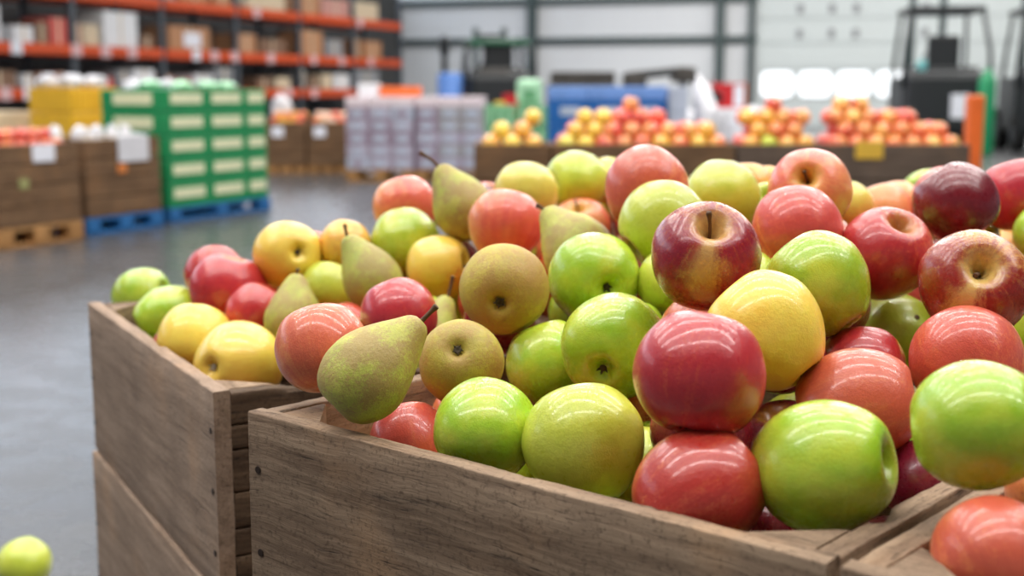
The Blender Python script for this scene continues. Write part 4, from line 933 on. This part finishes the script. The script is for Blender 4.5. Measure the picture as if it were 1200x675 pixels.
so = sh.build('paper_sheet', M['bag']); so.location = loc_of(P2+wv*.01+nv_*.01, W64, (0, 0, .112)); so.rotation_euler = (0, 0, W64)
tag(so, 'white sheet hanging over the front edge of the second slatted bin', 'paper')
# pinkish fruit on bin 1, white bags on bin 2
FAR = {k_: apple_mesh(j_ % 4, 60+j_, M[k_], 16, 1, .01)[0] for j_, k_ in enumerate(('red', 'redpink', 'pink', 'gold', 'yellow', 'lemon', 'ygreen', 'pale', 'coral'))}
NAMEF = {'coral': 'orange', 'pale': 'pale peach', 'red': 'red', 'redpink': 'coral', 'pink': 'pink', 'gold': 'golden', 'yellow': 'yellow', 'lemon': 'pale yellow', 'ygreen': 'yellow-green'}
def far_apple(p, r, kind, where):
    o = link(bpy.data.objects.new('apple', FAR[kind])); rs_ = random
    o.matrix_world = frame((rs_.uniform(-.7, .7), rs_.uniform(-.7, .7), 1), rs_.uniform(0, 360), p, r, .92)
    tag(o, f'{NAMEF[kind]} apple heaped in {where}', 'apple', f'{NAMEF[kind]} apples in {where}')
for j in range(2):
    for yy in range(2):
        for xx in range(6 if j == 0 else 5):
            c_ = loc_of(P1, W64, (.085+xx*.093+j*.045, .09+yy*.092+j*.04, .575+j*.067)); far_apple(c_, .044, random.choice(['redpink', 'pink', 'red', 'redpink']), 'the leftmost slatted bin')
# (the bed the visible fruit rests on)
b = MB(); b.box((.32, .29, .36), (.58, .52, .06), .01); b.build('inner_tray', M['carton_pale'], bin1)
b = MB(); b.box((.34, .29, .44), (.62, .52, .06), .01); b.build('inner_tray', M['carton_pale'], bin2)
for j, (x, y) in enumerate(((.09, .14), (.22, .13), (.35, .22), (.48, .22), (.60, .22), (.12, .36), (.40, .42))):
    lump('plastic_bag', loc_of(P2, W64, (x, y, .583)), (.043, .045, .10), 'bag', 'crumpled white bag on the second slatted bin', 'bag', 'white bags on the second slatted bin', j)

# green cartons on a blue pallet
P3 = fp(201, 262)
pallet(P3, W64, 1.14, .62, .10, 'blue', 'blue pallet under the big stack of green cartons')
xs = [(0.0, .43), (.435, .43), (.87, .25)]
for ri in range(5):
    for ci, (x, w) in enumerate(xs):
        goods('green_carton', P3, W64, (x+w/2+.01, .31, .101+ri*.163), (w, .58, .160), 'gbox', 'green carton with a cream label in the big stack on the blue pallet', 'box', 'green cartons in the big stack',
              [('f', .76, .44, .62, 0, 'cream', 'label'), ('s', .6, .5, .6, 0, 'cream', 'label')])
for j, (x, y) in enumerate(((.18, .3), (.5, .28), (.8, .3), (.99, .3))):
    lump('plastic_bag', loc_of(P3, W64, (x, y, .916)), (.085, .14, .06), 'lgreen', 'pale green film bundle on top of the big green carton stack', 'bag', 'pale green bundles on the green stack', 20+j)
# second green stack behind
P4 = Vector((-2.86, 10.15, 0))
pallet(P4, W64, .64, .5, .10, 'blue', 'blue pallet of the smaller green stack behind the slatted bins')
for ri in range(4):
    for ci in range(2):
        goods('green_carton', P4, W64, (.16+ci*.32, .25, .101+ri*.2), (.312, .46, .196), 'gbox', 'green carton with a white label in the smaller stack behind the bins', 'box', 'green cartons in the smaller stack', [('f', .7, .4, .5, 0, 'paper', 'label'), ('s', .6, .4, .5, 0, 'paper', 'label')])
for j in range(3): lump('plastic_bag', loc_of(P4, W64, (.12+j*.2, .25, .902)), (.08, .14, .10), 'bag', 'white bag on the smaller green stack', 'bag', 'white bags on the smaller green stack', 30+j)
# yellow crates
P5 = Vector((-3.66, 10.75, 0))
pallet(P5, W64, .56, .5, .11, 'pallet', 'pallet under the yellow plastic crates')
for ri in range(4):
    for ci in range(2):
        o = goods('yellow_crate', P5, W64, (.14+ci*.28, .25, .111+ri*.205), (.274, .48, .201), 'ybox', 'yellow plastic crate in the stack behind the slatted bins', 'crate', 'yellow plastic crates')
        for j in range(4):
            q = MB(); q.box((-.1+j*.066, -.244, .1), (.012, .01, .16)); q.build('rib', M['ybox'], o)
for j in range(4): lump('plastic_bag', loc_of(P5, W64, (.13+(j % 2)*.28, .12+(j//2)*.26, .933)), (.11, .10, .11), 'bag', 'white bag on the stack of yellow plastic crates', 'bag', 'white bags on the yellow crates', 40+j)
P6 = Vector((-4.42, 10.9, 0))
pallet(P6, W64, .6, .5, .11, 'pallet', 'pallet under the beige cartons at the left edge')
for ri in range(4): goods('carton', P6, W64, (.3, .25, .111+ri*.155), (.58, .48, .150), 'carton_pale', 'flat beige carton in the stack left of the yellow crates', 'box', 'beige cartons left of the yellow crates')

# two bins in the middle distance
for j, (px, kinds, lab) in enumerate(((312, ('pink', 'gold', 'pink'), 'left one of two brown bins left of the lavender packs, pale fruit on top'), (361, ('pale', 'pale', 'pink'), 'right one of two brown bins left of the lavender packs, pale fruit on top'))):
    p = fp(px, 204); rz = R(-3)
    pallet(p, rz, .44, .5, .09, 'pallet', f"pallet under the {('left', 'right')[j]} one of the two brown bins in the middle distance")
    bb = wooden_bin(p, rz, .44, .5, .092, .57, 3, lab)
    b = MB(); b.box((.22, .25, .38), (.38, .44, .05)); b.build('inner_tray', M['carton_pale'], bb)
    if True:
        b = MB(); b.box((.14 + .0*j, -.003, .37), (.13, .004, .11)); b.build('paper_label', M['paper'], bb)
    for l in range(2):
        for yy in range(2):
            for xx in range(4-l//2):
                far_apple(loc_of(p, rz, (.075+xx*.094+l*.03, .085+yy*.10+l*.05, .575+l*.066)), .042, random.choice(kinds), f"the {('left', 'right')[j]} brown bin in the middle distance")
lump('plastic_bag', fp(312, 204) + Vector((.12, .39, .58)), (.12, .055, .30), 'bag', 'white bag standing among the pale fruit of the left brown bin', 'bag', None, 51)

# lavender packs on pallets
for j, px in enumerate((406, 487)):
    p = fp(px, 213); rz = R(-2); Lp = .68
    pallet(p, rz, Lp, .7, .12, 'pallet', f"pallet under the {('left', 'right')[j]} half of the lavender packs")
    for ri in range(5):
        for ci in range(3):
            mk = random.choice(['packa', 'packb', 'packc', 'packa'] if (j == 0 or ci < 1) else ['packd', 'packd', 'packa'])
            nm = {'packa': 'lavender', 'packb': 'mauve', 'packc': 'pale blue', 'packd': 'grey'}[mk]
            goods('shrink_wrapped_pack', p, rz, (.115+ci*.226, .35, .121+ri*.125), (.222, .68, .122), mk, f"{nm} shrink-wrapped pack on the {('left', 'right')[j]} lavender stack", 'pack', f"{nm} packs on the {('left', 'right')[j]} lavender stack", [('f', .55, .5, .5, 0, 'packc' if mk != 'packc' else 'packb', 'label')])
    for ci in range(3):
        goods('shrink_wrapped_pack', p, rz, (.115+ci*.226, .35, .121+5*.125), (.222, .68, .10), 'film', f"pale pink wrapped tray on top of the {('left', 'right')[j]} lavender stack", 'pack', f"pale pink trays on the {('left', 'right')[j]} lavender stack")
pL = fp(406, 213)
goods('tray', pL, R(-2), (.52, .35, .848), (.40, .3, .10), 'bracing', 'orange tray on top of the lavender packs', 'tray')
goods('carton', pL, R(-2), (.20, .35, .848), (.20, .3, .13), 'carton_white', 'small white carton beside the orange tray on the lavender packs', 'box')

# green plastic crates and a pale green box
p = Vector((-.235, 11.0, 0)); rz = R(0)
for ci in range(2):
    for ri in range(4):
        o = goods('plastic_crate', p, rz, (.135+ci*.27, .2, .002+ri*.195), (.262, .4, .192), 'cgreen', 'green plastic crate stacked left of the blue cartons', 'crate', 'green plastic crates left of the blue cartons')
        for q_ in range(3):
            q = MB(); q.box((-.08+q_*.08, -.204, .1), (.02, .01, .15)); q.build('rib', M['lgreen'], o)
goods('plastic_box', p, rz, (.385, .2, .784), (.22, .3, .22), 'lgreen', 'pale green box on the green plastic crates', 'box', None, [('f', .5, .4, .4, 0, 'cgreen', 'label')], .04)
goods('plastic_box', p, rz, (.13, .2, .784), (.10, .2, .03), 'yellow_paper', 'small yellow tray on the green plastic crates', 'tray')

# blue cartons
p = Vector((.34, 12.0, 0)); rz = R(0)
pallet(p, rz, 1.1, .6, .12, 'blue', 'blue pallet under the blue cartons')
for ci in range(3):
    for ri in range(3):
        goods('blue_carton', p, rz, (.183+ci*.366, .3, .121+ri*.235), (.362, .56, .232), 'bpack', 'blue carton with a pale label in the stack before the back wall', 'box', 'blue cartons before the back wall', [('f', .5, .34, .55, .04, 'packc', 'label')])
    goods('wrapped_bundle', p, rz, (.183+ci*.366, .3, .121+3*.235), (.362, .56, .12), 'bpale', 'light blue wrapped bundle lying on the blue cartons', 'pack', 'light blue bundles on the blue cartons')
p = Vector((1.46, 12.05, 0))
for ri in range(4): goods('shrink_wrapped_pack', p, 0, (.09, .25, .002+ri*.235), (.18, .5, .232), 'packc', 'narrow lavender pack beside the blue cartons', 'pack', 'narrow lavender packs beside the blue cartons')
lump('plastic_sack', Vector((1.86, 12.4, 0)), (.16, .22, .98), 'bag', 'tall white sack leaning beside the narrow lavender packs', 'sack', None, 61)

# white wrapped stack with the red box
p = Vector((2.95, 20, 0))
for ri in range(2): goods('wrapped_bundle', p, 0, (.5, .4, .002+ri*.32), (1.0, .8, .316), 'bag', 'white wrapped bundle under the red box', 'pack', 'white bundles under the red box', (), .06)
goods('red_box', p, 0, (.42, .4, .642), (.56, .5, .385), 'redbox', 'bright red box with a white label before the back wall', 'box', None, [('f', .3, .85, .5, .3, 'paper', 'label'), ('f', .08, .95, .5, .46, 'bracing', 'edge_strip')])
lump('plastic_bag', Vector((2.5, 18.6, 0)), (.36, .4, .62), 'bag', 'white bag on the floor in front of the red box', 'bag', None, 63)
lump('plastic_bag', Vector((3.42, 18.6, 0)), (.36, .4, .66), 'bag', 'white bag on the floor right of the red box', 'bag', None, 65)

# dark machinery behind the blue cartons
root = empty('sorting_machine', (.5, 17, 0)); tag(root, 'dark machine with a ribbed top behind the blue cartons', 'machine')
b = MB(); b.box((.42, .4, .62), (.9, .8, .76), .02); b.build('body', M['brown_dark'], root)
b = MB(); b.box((.44, .4, 1.08), (.84, .7, .15), .02)
for i in range(7): b.box((.08+i*.12, .03, 1.08), (.03, .04, .16))
b.build('hopper', M['brown_dark'], root)
for x in (.05, .79):
    for y in (.08, .72): q = MB(); q.box((x, y, .12), (.08, .08, .24)); q.build('leg', M['black'], root)
root = empty('belt_conveyor', (1.55, 17, 0)); tag(root, 'dark belt conveyor sloping down to the right behind the blue cartons', 'conveyor')
b = MB(); b.tube([(.0, .3, 1.10), (.75, .3, 1.18), (1.25, .3, .78)], [.06, .06, .06], 8); b.build('rail', M['black'], root)
b = MB(); b.tube([(.0, .6, 1.10), (.75, .6, 1.18), (1.25, .6, .78)], [.06, .06, .06], 8); b.build('rail', M['black'], root)
for x, z in ((.05, 1.05), (.7, 1.12)):
    q = MB(); q.box((x+.05, .45, z), (.30, .44, .2), .03); q.build('motor_box', M['brown_dark'], root)
    for y in (.3, .6): q = MB(); q.box((x+.05, y, z/2), (.06, .06, z), .005); q.build('leg', M['steel'], root)

# ---------------------------------------------------------------- forklifts
def forklift(p, rz, body, label, width=1.2, roof=2.1, mast_h=2.9, panel='paper', extra=None, guard=None):
    """rear of the truck towards -y, mast at +y"""
    root = empty('forklift', p, rz); tag(root, label, 'forklift')
    w = width
    b = MB(); b.box((0, -.1, .70), (w, 1.5, .84), .08); b.build('chassis', M[body], root)
    b = MB(); b.box((0, -.98, .72), (w*.98, .34, .96), .12); cwt = b.build('counterweight', M[body], root)
    b = MB(); b.box((0, -.45, 1.15), (w*.8, .8, .24), .05); b.build('engine_hood', M['black'], root)
    b = MB(); b.box((0, -.30, 1.30), (.5, .5, .12), .04); s_ = b.build('seat', M['black'], root)
    b = MB(); b.box((0, -.58, 1.46), (.48, .12, .55), .05); b.build('backrest', M['black'], root)
    for sx in (-1, 1):
        b = MB(); b.tube([(sx*w*.52, -.95, .95), (sx*w*.50, -.93, 1.5), (sx*w*.43, -.75, roof-.05)], .035, 8); b.build('guard_post', M['black'], root)
        b = MB(); b.tube([(sx*w*.47, .62, .9), (sx*w*.44, .5, 1.5), (sx*w*.41, .35, roof-.05)], .032, 8); b.build('guard_post', M['black'], root)
    b = MB()
    b.box((0, -.75, roof), (w*.92, .08, .08), .02); b.box((0, .35, roof), (w*.88, .08, .08), .02)
    for sx in (-1, 1): b.box((sx*w*.43, -.2, roof), (.07, 1.1, .08), .02)
    for i in range(5): b.box((-w*.3+i*w*.15, -.2, roof+.005), (.03, 1.06, .03))
    b.build('overhead_guard', M[guard or 'black'], root)
    for sx in (-1, 1):
        b = MB(); b.box((sx*.24, .92, mast_h/2+.06), (.10, .12, mast_h), .01); b.build('mast_rail', M['darksteel' if body == 'black' else 'black'], root)
        b = MB(); b.box((sx*.28, 1.5, .08), (.11, 1.0, .045), .01); b.build('fork', M['black'], root)
    b = MB(); b.box((0, .95, mast_h-.1), (.5, .08, .1)); b.box((0, 1.0, .4), (.8, .06, .45), .01); b.build('carriage', M['black'], root)
    b = MB(); b.tube([(0, .34, 1.1), (0, .18, 1.35)], .025, 8)
    ring = [(.17*math.cos(a_*.5236), .16+.07*math.sin(a_*.5236), 1.38+.15*math.sin(a_*.5236)) for a_ in range(13)]
    b.tube(ring, .016, 6, False); b.build('steering_wheel', M['black'], root)
    for sx, y, r in ((-1, .55, .32), (1, .55, .32), (-1, -.75, .26), (1, -.75, .26)):
        b = MB(); b.tube([(sx*(w/2+.02), y, r), (sx*(w/2-.16), y, r)], r, 24); wh = b.build('wheel', M['rubber'], root)
        b = MB(); b.tube([(sx*(w/2+.026), y, r), (sx*(w/2-.02), y, r)], r*.5, 16); b.build('hub', M['steel'], wh)
    b = MB(); b.box((w*.14, -1.156, .68), (.26, .012, .36), .004); b.build('plate', M[panel], root)
    if extra: extra(root)
    return root
def ex_black(root):
    b = MB(); b.box((-.36, -.9, 1.28), (.14, .1, .16), .03); b.build('lamp', M['teal'], root)
fpos = Vector((6.62, 20.3, 0))
forklift(fpos, R(-8), 'black', 'black forklift seen from behind, right of the daylit door windows', 1.22, 2.12, 3.3, extra=ex_black)
def ex_teal(root):
    b = MB(); b.box((.05, -.97, 1.32), (.8, .06, .36), .03); b.build('rear_screen', M['teal'], root)
    b = MB(); b.box((.0, -1.17, 1.0), (.7, .05, .24), .02); b.build('plate', M['carton_white'], root)
forklift(Vector((8.3, 20.0, 0)), R(-10), 'black', 'black forklift with a teal screen cut by the right edge', 1.3, 2.1, 2.4, extra=ex_teal)
def ex_green(root):
    b = MB(); b.box((-.1, -1.0, 1.1), (.5, .2, .3), .04); b.build('tool_box', M['brown_dark'], root)
forklift(Vector((-.28, 21.2, 0)), R(6), 'black', 'black forklift with green overhead guard in front of the back wall, behind the lavender packs', 1.05, 1.66, 1.9, panel='redbox', extra=ex_green, guard='mgreen')
b = MB(); b.lathe([(0, 0), (.2, 0), (.21, .03), (.2, .3), (.215, .32), (.2, .34), (.2, .62), (.215, .64), (.2, .66), (.2, 1.14), (.17, 1.18), (0, 1.17)], 24)
o = b.build('drum', M['blue_cloth']); o.location = (-.97, 20.3, 0); tag(o, 'blue drum beside the forklift with the green guard', 'drum')
b = MB(); b.lathe([(0, 0), (.05, 0), (.05, 1.5), (.075, 1.5), (.075, 1.75), (.04, 1.8), (0, 1.8)], 12)
o = b.build('signal_post', M['black']); o.location = (-1.1, 21.2, 0); tag(o, 'thin black signal post left of the forklift with the green guard', 'post')
b = MB(); b.lathe([(0, 0), (.115, 0), (.12, .03), (.12, 1.0), (.10, 1.1), (.05, 1.16), (.04, 1.22), (0, 1.22)], 20)
o = b.build('gas_cylinder', plain('green cylinder paint', srgb(24, 140, 90), .4)); o.location = (6.75, 18.4, 0); tag(o, 'green gas cylinder between the two black forklifts', 'cylinder')

# ---------------------------------------------------------------- the row of fruit bins behind the heap
BY = 6.30
edges = [(555, 645), (648, 863), (867, 968), (971, 1141)]
where = ['the leftmost bin of the row behind', 'the widest bin of the row behind', 'the third bin of the row behind', 'the rightmost bin of the row behind']
mixes = [['yellow', 'lemon', 'yellow', 'yellow', 'gold'], ['coral', 'gold', 'lemon', 'pink', 'coral', 'coral', 'gold'], ['coral', 'gold', 'coral', 'ygreen', 'pink', 'gold', 'coral'], ['coral', 'pink', 'coral', 'pink', 'coral']]
RIM = .645
rear = bmesh.new()
for bi, (a_, b__) in enumerate(edges):
    x0 = (a_-600)/1500*BY*.988; x1 = (b__-600)/1500*BY*.988; L_ = x1-x0
    pallet((x0, BY), 0, L_, .46, .11, 'pallet', f'pallet under {where[bi]}')
    bb = wooden_bin((x0, BY), 0, L_, .46, .112, RIM, 3, ('leftmost bin of the row behind, filled with yellow apples', 'widest bin of the row behind, yellow and red apples', 'third bin of the row behind, green and orange apples among its heap', 'rightmost bin of the row behind with a yellow card, heaped with coral apples')[bi], 'bin_wood' if bi < 2 else 'bin_slate')
    b = MB(); b.box((L_/2, .23, RIM-.112-.085), (L_-.06, .40, .05)); b.build('inner_tray', M['carton_pale'], bb)
    if bi == 3:
        b = MB(); b.box((.21, -.004, RIM-.112-.03), (.135, .004, .085), .001); b.build('card', M['yellow_paper'], bb)
    n_ = max(2, round((L_-.055)/.0935)); pitch = (L_-.055)/n_
    for lay in range(4):
        for yy in range((4, 3, 2, 1)[lay]):
            for xx in range(n_ - (lay % 2)):
                X = x0+.0275+pitch*(xx+.5)+(lay % 2)*pitch/2; fx = (X/BY/.988*1500+600)
                # how high the heap reaches along the row
                reach = [1.5 + .9*max(0, 1-abs(fx-630)/36), 1.8 + 1.7*max(0, 1-abs(fx-740)/50) + .9*max(0, 1-abs(fx-682)/26), 2.2 + .9*max(0, 1-abs(fx-905)/45), 2.5 + 1.1*max(0, 1-abs(fx-1000)/60) - 1.5*max(0, (fx-1070)/55)][bi]
                if lay > reach + random.uniform(-.3, .3): continue
                kind = random.choice(mixes[bi])
                if bi == 1:
                    kind = 'yellow' if abs(fx-690) < 22 and random.random() < .6 else ('pink' if abs(fx-745) < 45 and random.random() < .6 else kind)
                p_ = Vector((X, BY+.074+yy*.095+lay*.0475, RIM-.002+lay*.064)); r_ = min(pitch*.49, .0455)*random.uniform(.93, 1)
                if yy >= 1:
                    t = bmesh.new(); t.from_mesh(FAR['pink']); t.transform(frame((random.uniform(-.5, .5), random.uniform(-.5, .5), 1), random.uniform(0, 360), p_, r_, .92)); t.verts.index_update()
                    vs = [rear.verts.new(v.co) for v in t.verts]
                    for f in t.faces: rear.faces.new([vs[v.index] for v in f.verts]).smooth = True
                    t.free(); continue
                far_apple(p_, r_, kind, where[bi])
me = bpy.data.meshes.new('apples'); rear.to_mesh(me); rear.free(); me.materials.append(M['pink'])
tag(link(bpy.data.objects.new('apples', me)), 'apples deep in the heaps of the bin row behind', 'apples', None, 'stuff')
# orange guard post at the end of the row
b = MB(); b.box((0, 0, .45), (.085, .085, .86), .012); pr = at(1141, 150, 7.1)
root = empty('guard_post', (pr.x, pr.y, 0)); tag(root, 'orange steel guard post at the right end of the fruit bins', 'post')
b.build('post', M['bracing'], root); b = MB(); b.box((0, 0, .01), (.18, .18, .018), .004); b.build('base_plate', M['bracing'], root)

# ---------------------------------------------------------------- light
w = bpy.data.worlds.new('World'); sc.world = w; w.use_nodes = True
bg = w.node_tree.nodes['Background']; bg.inputs[0].default_value = (.86, .93, 1.0, 1); bg.inputs[1].default_value = .23
def strip(x, y, z, sx, sy, e, col=(1, .97, .93)):
    l = bpy.data.lights.new('ceiling_strip_light', 'AREA'); l.shape = 'RECTANGLE'; l.size = sx; l.size_y = sy; l.energy = e; l.color = col
    o = link(bpy.data.objects.new('ceiling_strip_light', l)); o.location = (x, y, z)
for y in (-.8, 1.6, 4.0, 6.6, 9.6):
    for x in (-4.6, 0.2, 5.0): strip(x, y, 6.4, 4.4, .26, 145)
for y in (13, 18, 23, 28):
    for x in ((-5, 0, 5, 10) if y < 15 else (1, 6, 11)): strip(x, y, 6.8, 3.0, .6, 300 if y > 15 else 200)

# ---------------------------------------------------------------- output
vs = sc.view_settings
sc.display_settings.display_device = 'sRGB'
vs.view_transform = 'Standard'; vs.look = 'None'; vs.exposure = -0.08; vs.gamma = 1.0; vs.use_curve_mapping = False
sc.cycles.use_denoising = True
sc.cycles.max_bounces = 8; sc.cycles.diffuse_bounces = 4; sc.cycles.glossy_bounces = 3; sc.cycles.caustics_reflective = False; sc.cycles.caustics_refractive = False
